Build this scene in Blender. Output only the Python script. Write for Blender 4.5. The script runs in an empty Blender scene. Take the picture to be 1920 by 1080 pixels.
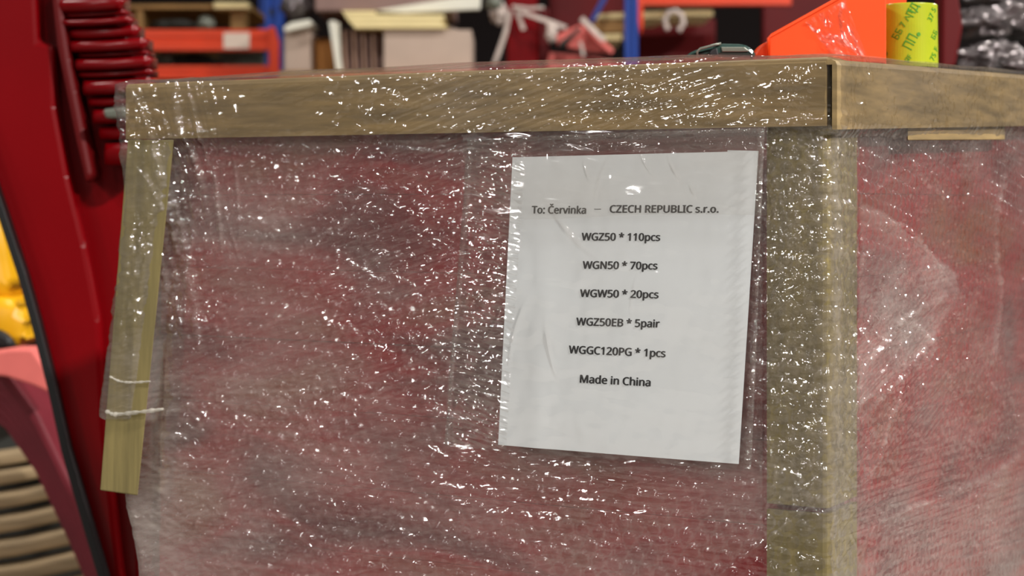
import bpy, bmesh, math, random
import numpy as np
from mathutils import Vector, noise as mnoise
random.seed(7)
SC = bpy.context.scene
COL = SC.collection

# ------------------------------------------------------------------ camera, world, lights, exposure
F = 3400.0            # focal length in pixels of the 1920 px wide frame
HOR = 380.0           # pixel row of the horizon
CZ = 1.25
cam_data = bpy.data.cameras.new('camera')
cam = bpy.data.objects.new('camera', cam_data)
COL.objects.link(cam)
cam.location = (0, 0, CZ)
cam.rotation_euler = (math.radians(90), 0, 0)
cam_data.sensor_width = 36.0
cam_data.lens = 36.0 * F / 1920.0
cam_data.shift_y = -(540.0 - HOR) / 1920.0
cam_data.clip_start = 0.05
cam_data.dof.use_dof = True
cam_data.dof.focus_distance = 1.32
cam_data.dof.aperture_fstop = 8.5
SC.camera = cam

wd = bpy.data.worlds.new('world')
SC.world = wd
wd.use_nodes = True
wd.node_tree.nodes['Background'].inputs[0].default_value = (0.80, 0.74, 0.66, 1)
wd.node_tree.nodes['Background'].inputs[1].default_value = 0.10

SC.view_settings.view_transform = 'Standard'
SC.view_settings.look = 'None'
SC.view_settings.gamma = 1.0
SC.view_settings.use_curve_mapping = False
SC.view_settings.exposure = 0.0
SC.cycles.transparent_max_bounces = 24
SC.cycles.max_bounces = 6
SC.cycles.sample_clamp_indirect = 4.0

def lamp(x, y, z, power, size=0.40, col=(1.0, 0.97, 0.935)):
    l = bpy.data.lights.new('ceiling_lamp', 'AREA')
    l.shape = 'DISK'; l.size = size; l.energy = power; l.color = col
    o = bpy.data.objects.new('ceiling_lamp', l)
    COL.objects.link(o)
    o.location = (x, y, z)
    o['label'] = 'round high bay lamp hanging over the warehouse aisle'
    o['category'] = 'lamp'; o['group'] = 'high bay lamps'
    return o
for (x, y, z, p) in [(-3.0, -0.6, 3.8, 75), (1.3, -2.0, 4.0, 70), (-0.9, -3.2, 4.0, 45), (3.4, -1.4, 4.0, 620),
                     (-3.4, 2.6, 4.4, 45), (0.3, 3.0, 4.4, 60), (3.4, 3.4, 4.2, 130), (-5.6, -2.1, 3.6, 110),
                     (-8.2, -3.8, 3.6, 110), (6.2, 5.6, 4.0, 240), (-4.0, -4.4, 3.6, 80)]:
    lamp(x, y, z, p * 1.08)

# ------------------------------------------------------------------ helpers
def s2l(c):
    return c / 12.92 if c <= 0.04045 else ((c + 0.055) / 1.055) ** 2.4
def rgb(r, g, b):
    return (s2l(r / 255), s2l(g / 255), s2l(b / 255), 1.0)
def P(px, py, Y):
    return Vector(((px - 960.0) / F * Y, Y, CZ + (HOR - py) / F * Y))

# local frame of the wrapped load: corner C nearest the camera, u along the left face, v along the right face
CY = 1.25
CX = (1552 - 960) / F * CY
D = Vector((-0.870, 0.493, 0)).normalized()
E = Vector((0.493, 0.870, 0)).normalized()
O = Vector((CX, CY, 0))
def W(u, v, z):
    return O + D * u + E * v + Vector((0, 0, z))
def onL(px, py, o=0.0):      # pixel -> (u, z) on the plane o metres out of the left face
    r = (px - 960.0) / F
    b = O - E * o
    t = (r * b.y - b.x) / (D.x - r * D.y)
    Y = b.y + D.y * t
    return t, CZ + (HOR - py) / F * Y
def onR(px, py, o=0.0):
    r = (px - 960.0) / F
    b = O - D * o
    t = (r * b.y - b.x) / (E.x - r * E.y)
    Y = b.y + E.y * t
    return t, CZ + (HOR - py) / F * Y
def PL(px, py, o=0.0):
    u, z = onL(px, py, o); return W(u, -o, z)
def PR(px, py, o=0.0):
    v, z = onR(px, py, o); return W(-o, v, z)

def newmesh(name, verts, faces, mat, parent=None, smooth=False, kind=None):
    me = bpy.data.meshes.new(name)
    off = parent_loc(parent)
    me.from_pydata([tuple(Vector(v) - off) for v in verts], [], faces)
    me.update()
    if mat: me.materials.append(mat)
    if smooth:
        for p in me.polygons: p.use_smooth = True
    o = bpy.data.objects.new(name, me)
    COL.objects.link(o)
    if parent: o.parent = parent
    if kind: o['kind'] = kind
    return o
def parent_loc(p):
    v = Vector((0, 0, 0))
    while p is not None:
        v = v + p.location; p = p.parent
    return v
def frombm(name, bm, mat, parent=None, smooth=False, kind=None):
    off = parent_loc(parent)
    for v in bm.verts: v.co -= off
    me = bpy.data.meshes.new(name)
    bm.normal_update()
    bm.to_mesh(me); bm.free()
    if mat: me.materials.append(mat)
    if smooth:
        for p in me.polygons: p.use_smooth = True
    o = bpy.data.objects.new(name, me)
    COL.objects.link(o)
    if parent: o.parent = parent
    if kind: o['kind'] = kind
    return o
def tag(o, label=None, cat=None, group=None, kind=None):
    if label: o['label'] = label
    if cat: o['category'] = cat
    if group: o['group'] = group
    if kind: o['kind'] = kind
    return o
def empty(name, loc, label, cat, group=None):
    o = bpy.data.objects.new(name, None)
    COL.objects.link(o); o.location = loc
    return tag(o, label, cat, group)
def prism_bm(front, back, bevel=0.0, seg=2, bm=None):
    """closed prism between two equal rings of points"""
    own = bm is None
    b = bmesh.new()
    f = [b.verts.new(p) for p in front]; k = [b.verts.new(p) for p in back]
    n = len(f)
    b.faces.new(f); b.faces.new(k[::-1])
    for i in range(n):
        j = (i + 1) % n
        b.faces.new((f[j], f[i], k[i], k[j]))
    bmesh.ops.recalc_face_normals(b, faces=b.faces)
    if bevel > 0:
        bmesh.ops.bevel(b, geom=b.edges[:], offset=bevel, segments=seg, affect='EDGES', profile=0.5)
    if own: return b
    me = bpy.data.meshes.new('tmp'); b.to_mesh(me); b.free(); bm.from_mesh(me); bpy.data.meshes.remove(me)
    return bm
def box_bm(x0, x1, y0, y1, z0, z1, bevel=0.0, bm=None, seg=2):
    fr = [(x0, y0, z0), (x1, y0, z0), (x1, y0, z1), (x0, y0, z1)]
    bk = [(x0, y1, z0), (x1, y1, z0), (x1, y1, z1), (x0, y1, z1)]
    return prism_bm(fr, bk, bevel, seg, bm)
def pxbox(x0, y0, x1, y1, Y, depth, bevel=0.0, bm=None):
    """upright box whose front covers these pixels at distance Y"""
    a = P(x0, y1, Y); c = P(x1, y0, Y)
    return box_bm(a.x, c.x, Y, Y + depth, a.z, c.z, bevel, bm)
def pxprism(pts, Y, depth, bevel=0.0, bm=None, Ys=None):
    fr = [P(x, y, (Ys[i] if Ys else Y)) for i, (x, y) in enumerate(pts)]
    bk = [p + Vector((0, depth, 0)) for p in fr]
    return prism_bm(fr, bk, bevel, 2, bm)
def tube_bm(pts, rad, n=8, bm=None, closed=False):
    bm = bm or bmesh.new()
    rings = []
    m = len(pts)
    pts = [Vector(p) for p in pts]
    for i, p in enumerate(pts):
        t = (pts[min(i + 1, m - 1)] - pts[max(i - 1, 0)]).normalized()
        a = t.cross(Vector((0, 0.3, 1))).normalized()
        if a.length < 0.1: a = t.cross(Vector((1, 0, 0))).normalized()
        b = t.cross(a).normalized()
        r = rad(i / (m - 1)) if callable(rad) else rad
        rings.append([bm.verts.new(p + (a * math.cos(q) + b * math.sin(q)) * r) for q in [2 * math.pi * k / n for k in range(n)]])
    for i in range(m - 1):
        for k in range(n):
            bm.faces.new((rings[i][k], rings[i][(k + 1) % n], rings[i + 1][(k + 1) % n], rings[i + 1][k]))
    bm.faces.new(rings[0][::-1]); bm.faces.new(rings[-1])
    return bm
def spline(pts, n):
    """Catmull-Rom through 2-D points"""
    pts = [Vector(p) for p in pts]
    q = [pts[0] * 2 - pts[1]] + pts + [pts[-1] * 2 - pts[-2]]
    out = []
    segs = len(pts) - 1
    for i in range(n):
        t = i / (n - 1) * segs; k = min(int(t), segs - 1); t -= k
        a, b, c, d = q[k:k + 4]
        out.append(0.5 * ((2 * b) + (c - a) * t + (2 * a - 5 * b + 4 * c - d) * t * t + (3 * b - a - 3 * c + d) * t ** 3))
    return out

# ------------------------------------------------------------------ materials
def mat(name):
    m = bpy.data.materials.new(name); m.use_nodes = True
    nt = m.node_tree
    return m, nt, nt.nodes, nt.links
def simple(name, c, rough=0.5, var=0.12, scale=20.0, stretch=(1, 1, 1), metal=0.0, bump=0.0, spec=0.5, coat=0.0):
    m, nt, N, L = mat(name)
    b = N['Principled BSDF']
    tc = N.new('ShaderNodeTexCoord'); mp = N.new('ShaderNodeMapping')
    mp.inputs['Scale'].default_value = stretch
    L.new(tc.outputs['Object'], mp.inputs['Vector'])
    no = N.new('ShaderNodeTexNoise'); no.inputs['Scale'].default_value = scale; no.inputs['Detail'].default_value = 5
    L.new(mp.outputs[0], no.inputs['Vector'])
    r = N.new('ShaderNodeMapRange')
    r.inputs[1].default_value = 0.3; r.inputs[2].default_value = 0.7
    r.inputs[3].default_value = 1 - var; r.inputs[4].default_value = 1 + var
    L.new(no.outputs['Fac'], r.inputs[0])
    mx = N.new('ShaderNodeVectorMath'); mx.operation = 'SCALE'
    mx.inputs[0].default_value = c[:3]
    L.new(r.outputs[0], mx.inputs['Scale'])
    L.new(mx.outputs[0], b.inputs['Base Color'])
    b.inputs['Roughness'].default_value = rough
    b.inputs['Metallic'].default_value = metal
    b.inputs['Specular IOR Level'].default_value = spec
    b.inputs['Coat Weight'].default_value = coat
    if bump:
        bn = N.new('ShaderNodeBump'); bn.inputs['Strength'].default_value = bump; bn.inputs['Distance'].default_value = 0.002
        L.new(no.outputs['Fac'], bn.inputs['Height']); L.new(bn.outputs[0], b.inputs['Normal'])
    return m

M = {}
M['kraft'] = simple('kraft_board', (0.25, 0.168, 0.066), 0.62, 0.34, 9, (1.5, 1.5, 14), bump=0.15)
M['kraft_post'] = simple('kraft_post', (0.22, 0.172, 0.060), 0.6, 0.25, 9, (14, 14, 1.2), bump=0.15)
def goods_material():
    m = simple('red_goods', rgb(146, 14, 27), 0.45)
    nt = m.node_tree; N = nt.nodes; L = nt.links
    tc = N.new('ShaderNodeTexCoord'); mp = N.new('ShaderNodeMapping'); mp.inputs['Scale'].default_value = (6, 6, 15)
    no = N.new('ShaderNodeTexNoise'); no.inputs['Scale'].default_value = 1; no.inputs['Detail'].default_value = 4; no.inputs['Distortion'].default_value = 0.6
    cr = N.new('ShaderNodeValToRGB'); e = cr.color_ramp.elements
    e[0].position = 0.30; e[0].color = rgb(104, 9, 26)
    e[1].position = 0.74; e[1].color = rgb(154, 80, 44)
    for p_, c_ in ((0.42, rgb(138, 16, 30)), (0.52, rgb(168, 15, 32)), (0.62, rgb(152, 44, 30))):
        q = e.new(p_); q.color = c_
    L.new(tc.outputs['Object'], mp.inputs[0]); L.new(mp.outputs[0], no.inputs['Vector']); L.new(no.outputs['Fac'], cr.inputs[0])
    L.new(cr.outputs[0], N['Principled BSDF'].inputs['Base Color'])
    return m
M['goods'] = goods_material()
M['red'] = simple('glossy_red_plastic', rgb(118, 0, 7), 0.26, 0.1, 5, spec=0.32)
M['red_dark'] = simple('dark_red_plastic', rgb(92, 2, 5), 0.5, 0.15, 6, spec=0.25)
M['red_sheet'] = simple('matt_red_sheet', rgb(116, 26, 40), 0.5, 0.2, 7)
M['black'] = simple('black_rubber', rgb(14, 13, 14), 0.5, 0.1, 10)
M['pink'] = simple('salmon_foam', rgb(226, 112, 104), 0.7, 0.1, 12)
M['yellow'] = simple('yellow_plastic', rgb(230, 170, 12), 0.35, 0.1, 9)
M['slat'] = simple('grey_wood', rgb(150, 128, 96), 0.75, 0.25, 8, (1, 6, 6))
M['rack_orange'] = simple('orange_steel', rgb(224, 62, 14), 0.35, 0.08, 8)
M['rack_blue'] = simple('blue_steel', rgb(14, 62, 150), 0.35, 0.08, 8)
M['card_grey'] = simple('greyish_cardboard', rgb(186, 164, 148), 0.75, 0.06, 10)
M['card_brown'] = simple('brown_cardboard', rgb(150, 96, 36), 0.75, 0.12, 10)
M['card_dark'] = simple('dull_mauve_cardboard', rgb(140, 112, 104), 0.75, 0.1, 10)
M['sheet_edge'] = simple('corrugated_edge', rgb(150, 118, 100), 0.8, 0.15, 12)
M['white'] = simple('white_sheet', rgb(226, 222, 206), 0.5, 0.06, 12)
M['foam'] = simple('cream_foam', rgb(238, 218, 160), 0.7, 0.06, 16)
M['wood'] = simple('rack_wood', rgb(150, 112, 62), 0.7, 0.2, 8, (1, 6, 6))
M['steel'] = simple('dull_steel', rgb(120, 124, 112), 0.35, 0.15, 10, metal=0.4)
M['orange'] = simple('orange_plastic', rgb(236, 72, 16), 0.38, 0.05, 6)
M['tape'] = simple('lime_tape', rgb(166, 176, 38), 0.25, 0.05, 10)
M['tape_ink'] = simple('green_ink', rgb(70, 140, 30), 0.4, 0.05, 10)
M['tool'] = simple('dark_green_tool', rgb(44, 66, 60), 0.22, 0.15, 30)
M['paper'] = simple('white_paper', (0.78, 0.81, 0.82), 0.55, 0.02, 6)
M['ink'] = simple('black_ink', (0.018, 0.018, 0.02), 0.6, 0.0, 6)
M['ink_grey'] = simple('grey_ink', (0.12, 0.12, 0.12), 0.6, 0.0, 6)
M['floor'] = simple('concrete_floor', rgb(96, 90, 82), 0.5, 0.2, 2)
M['wall'] = simple('dark_wall', rgb(26, 10, 10), 0.8, 0.15, 1)
M['label'] = simple('beam_label_paper', rgb(226, 204, 186), 0.6, 0.04, 10)
M['foil'] = simple('silver_bag', rgb(120, 112, 112), 0.2, 0.2, 10, metal=0.6, bump=0.3)
M['dark_clutter'] = simple('dark_clutter', rgb(40, 40, 34), 0.6, 0.2, 10)

def film_material(name, haze_lo, haze_hi, gloss_rough, gloss_gain, bumps, tint=(0.72, 0.64, 0.58), haze_attr=None, streak=True, crinkle=None, hbase=0.0, gloss_max=0.32):
    """thin clear plastic: transparent + milky scatter + glossy coat; bumps = list of (scale_s, scale_z, rot, dist)"""
    m, nt, N, L = mat(name)
    N.remove(N['Principled BSDF'])
    out = N['Material Output']
    uv = N.new('ShaderNodeUVMap'); uv.uv_map = 'UVMap'
    def tex(ss, sz, rot, detail=2.0, rough=0.5, dis=0.0):
        r = N.new('ShaderNodeMapping'); r.inputs['Rotation'].default_value = (0, 0, rot)
        L.new(uv.outputs[0], r.inputs[0])
        s = N.new('ShaderNodeMapping'); s.inputs['Scale'].default_value = (ss, sz, 1)
        s.inputs['Location'].default_value = (ss * 0.37, sz * 0.71, 0)
        L.new(r.outputs[0], s.inputs[0])
        n = N.new('ShaderNodeTexNoise'); n.noise_dimensions = '2D'
        n.inputs['Scale'].default_value = 1; n.inputs['Detail'].default_value = detail
        n.inputs['Roughness'].default_value = rough; n.inputs['Distortion'].default_value = dis
        L.new(s.outputs[0], n.inputs['Vector'])
        return n.outputs['Fac']
    def math_(op, a, b=None, clamp=False):
        n = N.new('ShaderNodeMath'); n.operation = op; n.use_clamp = clamp
        for i, x in enumerate((a, b)):
            if x is None: continue
            if isinstance(x, (int, float)): n.inputs[i].default_value = x
            else: L.new(x, n.inputs[i])
        return n.outputs[0]
    # bump
    prev = None
    cr = None
    if crinkle:
        ca_ = N.new('ShaderNodeAttribute'); ca_.attribute_name = crinkle; cr = ca_.outputs['Fac']
    for (ss, sz, rot, dist, *own) in bumps:
        b = N.new('ShaderNodeBump'); b.inputs['Strength'].default_value = 1.0; b.inputs['Distance'].default_value = dist
        c_ = cr
        if own:
            oa = N.new('ShaderNodeAttribute'); oa.attribute_name = own[0]; c_ = oa.outputs['Fac']
        if c_ is not None: L.new(math_('MULTIPLY', c_, dist), b.inputs['Distance'])
        L.new(tex(ss, sz, rot, 0.6, 0.4, 0.2), b.inputs['Height'])
        if prev is not None: L.new(prev, b.inputs['Normal'])
        prev = b.outputs[0]
    # haze
    h = tex(9, 16, 0.12, 4, 0.6)
    if streak:
        s1 = tex(9, 380, -0.04, 3, 0.6); s2 = tex(9, 300, 0.22, 3, 0.6); s3 = tex(7, 240, -0.36, 3, 0.6)
        h2 = math_('ADD', math_('MULTIPLY', s1, 0.40), math_('MULTIPLY', s2, 0.20))
        h2 = math_('ADD', h2, math_('MULTIPLY', s3, 0.40))
        h = math_('ADD', math_('MULTIPLY', h, 0.45), math_('MULTIPLY', h2, 0.55))
    mr = N.new('ShaderNodeMapRange'); mr.inputs[1].default_value = 0.34; mr.inputs[2].default_value = 0.70
    mr.inputs[3].default_value = haze_lo; mr.inputs[4].default_value = haze_hi
    L.new(h, mr.inputs[0]); hz = mr.outputs[0]
    if haze_attr:
        a = N.new('ShaderNodeAttribute'); a.attribute_name = haze_attr
        hz = math_('MULTIPLY', hz, a.outputs['Fac'])
        if hbase: hz = math_('ADD', hz, math_('MULTIPLY', a.outputs['Fac'], hbase))
    hz = math_('MINIMUM', hz, 0.93)
    tr = N.new('ShaderNodeBsdfTransparent'); tr.inputs[0].default_value = (0.985, 0.98, 0.975, 1)
    df = N.new('ShaderNodeBsdfDiffuse'); df.inputs[0].default_value = (*tint, 1)
    tl = N.new('ShaderNodeBsdfTranslucent'); tl.inputs[0].default_value = (*tint, 1)
    mx0 = N.new('ShaderNodeMixShader'); mx0.inputs[0].default_value = 0.35
    L.new(df.outputs[0], mx0.inputs[1]); L.new(tl.outputs[0], mx0.inputs[2])
    mx = N.new('ShaderNodeMixShader'); L.new(hz, mx.inputs[0]); L.new(tr.outputs[0], mx.inputs[1]); L.new(mx0.outputs[0], mx.inputs[2])
    gl = N.new('ShaderNodeBsdfGlossy'); gl.inputs['Roughness'].default_value = gloss_rough
    gl.inputs['Color'].default_value = (1, 1, 1, 1)
    fr = N.new('ShaderNodeFresnel'); fr.inputs['IOR'].default_value = 1.48
    if prev is not None:
        L.new(prev, gl.inputs['Normal']); L.new(prev, fr.inputs['Normal'])
    fac = math_('MINIMUM', math_('MULTIPLY', fr.outputs[0], gloss_gain), gloss_max)
    mf = N.new('ShaderNodeMixShader'); L.new(fac, mf.inputs[0]); L.new(mx.outputs[0], mf.inputs[1]); L.new(gl.outputs[0], mf.inputs[2])
    L.new(mf.outputs[0], out.inputs['Surface'])
    return m

M['film'] = film_material('stretch_film', 0.04, 0.24, 0.07, 2.6,
                          [(14, 170, -0.03, 0.0022), (22, 260, 0.28, 0.0010), (110, 130, 0.9, 0.0013), (9, 300, -0.27, 0.0021, 'streak'), (9, 280, 0.04, 0.0021, 'streakb'), (14, 170, 1.30, 0.0030, 'streakv')], haze_attr='layers', crinkle='crinkle')
M['bubble'] = film_material('bubble_plastic', 0.01, 0.07, 0.10, 1.5, [(120, 140, 0.3, 0.0012)], haze_attr='rim', streak=False, hbase=0.06)
M['pouch'] = film_material('clear_pouch', 0.005, 0.05, 0.06, 2.2, [(16, 22, 0.5, 0.0022), (30, 90, 0.1, 0.0006), (60, 260, 0.25, 0.002, 'rough')], haze_attr='layers', streak=False)
M['over'] = film_material('thin_over_film', 0.03, 0.10, 0.08, 1.2, [(20, 60, 0.3, 0.001)], tint=(.72,.66,.58), streak=False)
M['band'] = film_material('film_band', 0.02, 0.12, 0.06, 2.4, [(260, 330, 0.4, 0.0016)], streak=False, gloss_max=0.5)
M['scrap_film'] = film_material('loose_film', 0.25, 0.6, 0.12, 2.0, [(60, 60, 0.3, 0.004)], streak=False)

# ------------------------------------------------------------------ structure
def struct(name, bm, m):
    o = frombm(name, bm, m); o['kind'] = 'structure'; return o
struct('floor', box_bm(-9, 9, -6, 12.0, -0.1, 0.0), M['floor'])
struct('wall_back', box_bm(-9, 9, 11.8, 12.0, 0.0, 6.0), M['wall'])

# ------------------------------------------------------------------ wrapped load
load = empty('wrapped_load', (O + D * 0.32 + E * 0.3), 'block of red goods under bubble wrap and stretch film with cardboard edges', 'wrapped goods')

ZT = 1.352
U1 = onL(236, 300)[0]
V1 = 0.62
# goods: flat red layers one on another
zz = 0.0; k = 0
while zz < ZT - 0.03:
    h = 0.052 + 0.012 * random.random()
    h = min(h, ZT - 0.012 - zz)
    j = random.uniform(0, 0.004)
    lean = 0.0
    c = [W(0.008 + j, 0.008 + j, 0), W(U1 - 0.03 - j, 0.008 + j, 0), W(U1 - 0.03 - j, V1, 0), W(0.008 + j, V1, 0)]
    fr = [p + Vector((0, 0, zz)) for p in c]; bk = [p + Vector((0, 0, zz + h - 0.0001)) for p in c]
    frombm('red_panel', prism_bm(fr, bk, 0.0004), M['goods'], load)
    zz += h; k += 1

# cardboard edge boards -----------------------------------------------------
def lboard(name, A, B, du, dv, wu, wv, th, m, parent, seg=10, wob=0.0):
    """L profile from point A to B; the flanges run along du (width wu) and dv (width wv)"""
    bm = bmesh.new(); rings = []
    r = 0.004
    prof = [(wu, 0), (r * 1.2, 0), (r * .35, r * .35), (0, r * 1.2), (0, wv), (th, wv), (th, r * 1.2 + th), (r + th, th), (wu, th)]
    prof = [(wu, 0), (r, 0), (r * .3, r * .3), (0, r), (0, wv), (th, wv), (th, th), (wu, th)]
    for i in range(seg + 1):
        t = i / seg
        c = A.lerp(B, t) + (du + dv) * 0 + Vector((0, 0, wob * math.sin(t * 5)))
        rings.append([bm.verts.new(c + du * a + dv * b) for a, b in prof])
    n = len(prof)
    for i in range(seg):
        for q in range(n):
            bm.faces.new((rings[i][q], rings[i][(q + 1) % n], rings[i + 1][(q + 1) % n], rings[i + 1][q]))
    for rg in (rings[0], rings[-1]):
        bm.faces.new((rg[0], rg[1], rg[2], rg[7 - 1], rg[7])) if False else None
        bm.faces.new((rg[1], rg[2], rg[3], rg[6])); bm.faces.new((rg[0], rg[1], rg[6], rg[7])); bm.faces.new((rg[3], rg[4], rg[5], rg[6]))
    bmesh.ops.recalc_face_normals(bm, faces=bm.faces)
    return frombm(name, bm, m, parent)
up = Vector((0, 0, 1)); dn = -up
oR = 0.0085
zl0 = onL(240, 157, oR)[1]; zl1 = onL(1545, 106, oR)[1]
ul0 = onL(236, 157, oR)[0]; ul1 = onL(1549, 106, oR)[0]
eb = lboard('edge_board', W(ul1, -oR, zl1), W(ul0, -oR, zl0), dn, E, 0.0475, 0.06, 0.0035, M['kraft'], load)
tag(eb, 'long brown cardboard board capping the top of the label side')
vr1, zr1 = onR(1552, 108, oR); vr2, zr2 = onR(1960, 143, oR)
eb2 = lboard('edge_board', W(-oR - .001, -0.008, zr1), W(-oR - .001, vr2, zr2), dn, D, 0.048, 0.06, 0.0035, M['kraft'], load)
tag(eb2, 'brown cardboard board capping the top of the right side')
# short board under the right cap
a0 = onR(1702, 238, .004); a1 = onR(1880, 262, .004)
frombm('backing_board', prism_bm([PR(1702, 225, .006), PR(1702, 263, .006), PR(1884, 262, .006), PR(1884, 225, .006)],
                                 [PR(1702, 225, .002), PR(1702, 263, .002), PR(1884, 262, .002), PR(1884, 225, .002)], 0.0008), M['kraft'], load)
# corner posts: L profile wrapping the near corner
def post(y0, y1, name='corner_board'):
    zt = CZ + (HOR - y0) / F * CY; zb = CZ + (HOR - y1) / F * CY
    wl = onL(1437, 500)[0]; wr = onR(1606, 500)[0]
    return lboard(name, W(-0.0005, -0.0005, zb), W(-0.0005, -0.0005, zt), D, E, wl, wr, 0.004, M['kraft_post'], load)
post(128, 953)
p2 = post(964, 1500)
# left post, leaning outwards at the foot
def lp(px, py, o): return PL(px, py, o)
fr = [lp(240, 262, .0085), lp(326, 262, .0085), lp(258, 929, .020), lp(188, 919, .020)]
bk = [lp(240, 262, .0045), lp(326, 262, .0045), lp(258, 929, .016), lp(188, 919, .016)]
lb = frombm('corner_board', prism_bm([fr[0], fr[3], fr[2], fr[1]], [bk[0], bk[3], bk[2], bk[1]], 0.0008), M['kraft_post'], load)
tag(lb, 'leaning cardboard corner board hanging free at its foot')
sd = Vector(E) * 0.045
fr2 = [fr[0], fr[3], fr[3] + sd, fr[0] + sd]
bk2 = [p - D * 0.004 for p in fr2]
frombm('corner_board_flange', prism_bm(fr2, bk2, 0.0006), M['kraft_post'], load)

# heightfield fields --------------------------------------------------------
rng = np.random.default_rng(11)
def field(nz, ns, dz, ds, lz, ls, ang=0.0):
    """smooth anisotropic random field, correlation lengths lz, ls (metres), unit variance"""
    w = rng.standard_normal((nz, ns))
    fz = np.fft.fftfreq(nz, dz)[:, None]; fs = np.fft.fftfreq(ns, ds)[None, :]
    a = fs * math.cos(ang) + fz * math.sin(ang); b = -fs * math.sin(ang) + fz * math.cos(ang)
    g = np.exp(-2 * math.pi ** 2 * ((a * ls) ** 2 + (b * lz) ** 2) * 0.5)
    r = np.real(np.fft.ifft2(np.fft.fft2(w) * g))
    return r / r.std()
def sheet_mesh(name, S, Z, pos, m, parent, attrs=None, smooth=True):
    nz, ns = pos.shape[:2]
    me = bpy.data.meshes.new(name)
    v = pos.reshape(-1, 3) - np.array(parent_loc(parent))
    me.vertices.add(nz * ns); me.vertices.foreach_set('co', v.astype(np.float32).ravel())
    i = np.arange(nz - 1)[:, None] * ns + np.arange(ns - 1)[None, :]
    q = np.stack([i, i + 1, i + ns + 1, i + ns], -1).reshape(-1, 4)
    me.loops.add(q.size); me.loops.foreach_set('vertex_index', q.ravel().astype(np.int32))
    me.polygons.add(len(q)); me.polygons.foreach_set('loop_start', (np.arange(len(q)) * 4).astype(np.int32))
    me.polygons.foreach_set('use_smooth', np.ones(len(q), bool) if smooth else np.zeros(len(q), bool))
    me.update(calc_edges=True)
    uvl = me.uv_layers.new(name='UVMap')
    SS = np.broadcast_to(S, (nz, ns)).ravel(); ZZ = np.broadcast_to(Z, (nz, ns)).ravel()
    uvl.data.foreach_set('uv', np.stack([SS[q.ravel()], ZZ[q.ravel()]], -1).astype(np.float32).ravel())
    for kk, a in (attrs or {}).items():
        at = me.attributes.new(kk, 'FLOAT', 'POINT'); at.data.foreach_set('value', np.broadcast_to(a, (nz, ns)).astype(np.float32).ravel())
    me.materials.append(m)
    me.validate()
    o = bpy.data.objects.new(name, me); COL.objects.link(o); o.parent = parent
    return o

Dn = np.array(D); En = np.array(E); On = np.array(O)
# plan path of the wrapping: s = -Lb .. 0 on the hidden left side, then left face, then right face
def plan(ds, r, vback=0.10):
    """returns arrays s, (u, v) path, (nu, nv) outward normals in the local frame, with rounded corners"""
    pts = []; nor = []
    def line(a, b, n):
        l = math.dist(a, b); c = max(2, int(l / ds))
        for i in range(c):
            t = i / c; pts.append((a[0] + (b[0] - a[0]) * t, a[1] + (b[1] - a[1]) * t)); nor.append(n)
    def arc(cx, cy, a0, a1):
        c = max(3, int(abs(a1 - a0) * r / ds))
        for i in range(c):
            a = a0 + (a1 - a0) * i / c
            pts.append((cx + r * math.cos(a), cy + r * math.sin(a))); nor.append((math.cos(a), math.sin(a)))
    line((U1, vback), (U1, r), (1, 0))
    arc(U1 - r, r, 0, -math.pi / 2)
    line((U1 - r, 0), (r, 0), (0, -1))
    arc(r, r, -math.pi / 2, -math.pi)
    line((0, r), (0, V1), (-1, 0))
    p = np.array(pts); n = np.array(nor)
    s = np.concatenate([[0], np.cumsum(np.hypot(*np.diff(p, axis=0).T))])
    return s, p, n
# pixel picture of every grid point, so creases and layers are laid where the photograph has them
def pix(p3):
    return 960 + F * p3[..., 0] / p3[..., 1], HOR - F * (p3[..., 2] - CZ) / p3[..., 1]
def sstep(a, b, x):
    t = np.clip((x - a) / (b - a), 0, 1); return t * t * (3 - 2 * t)
SILy = [0, 155, 262, 350, 500, 770, 850, 935, 1080, 1400]
SILx = [232, 232, 242, 254, 248, 224, 224, 236, 265, 300]
def build_sheet(ds, r, z0, z1, off_fn):
    s, p, n = plan(ds, r)
    nz = int((z1 - z0) / ds) + 1
    z = np.concatenate([np.linspace(0.02, z0 - 0.01, 14), np.linspace(z0, z1, nz)])
    Z = np.repeat(z[:, None], len(s), 1); S = np.repeat(s[None, :], len(z), 0)
    Z = Z + 0.034 * np.repeat(p[None, :, 1], len(z), 0) * (Z > 0.8) * np.clip((Z - 0.865) / 0.487, 0, 1) * (np.repeat(n[None, :, 0], len(z), 0) < -0.5)
    U = np.repeat(p[None, :, 0], len(z), 0).copy(); V = np.repeat(p[None, :, 1], len(z), 0)
    # let the far left edge follow the leaning post
    Yl = CY + 0.493 * U1
    py = HOR - (z - CZ) * F / Yl
    target = np.interp(py, SILy, SILx)
    ushift = np.array([onL(tx, 300)[0] for tx in target]) - U1
    wgt = sstep(0.50, U1, U) 
    U = U + wgt * (ushift[:, None] - r * 0 )
    face = n[:, 1] < -0.5      # left face flags
    p3 = On + U[..., None] * Dn + V[..., None] * En; p3[..., 2] = Z
    X, Yp = pix(p3)
    return dict(s=s, z=z, S=S, Z=Z, U=U, V=V, n=n, X=X, Y=Yp, left=np.repeat(face[None, :], len(z), 0), p3=p3, ds=ds)
def finish(G, off):
    N3 = (G['n'][:, 0:1] * Dn + G['n'][:, 1:2] * En)
    return G['p3'] + off[..., None] * N3[None]

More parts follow.
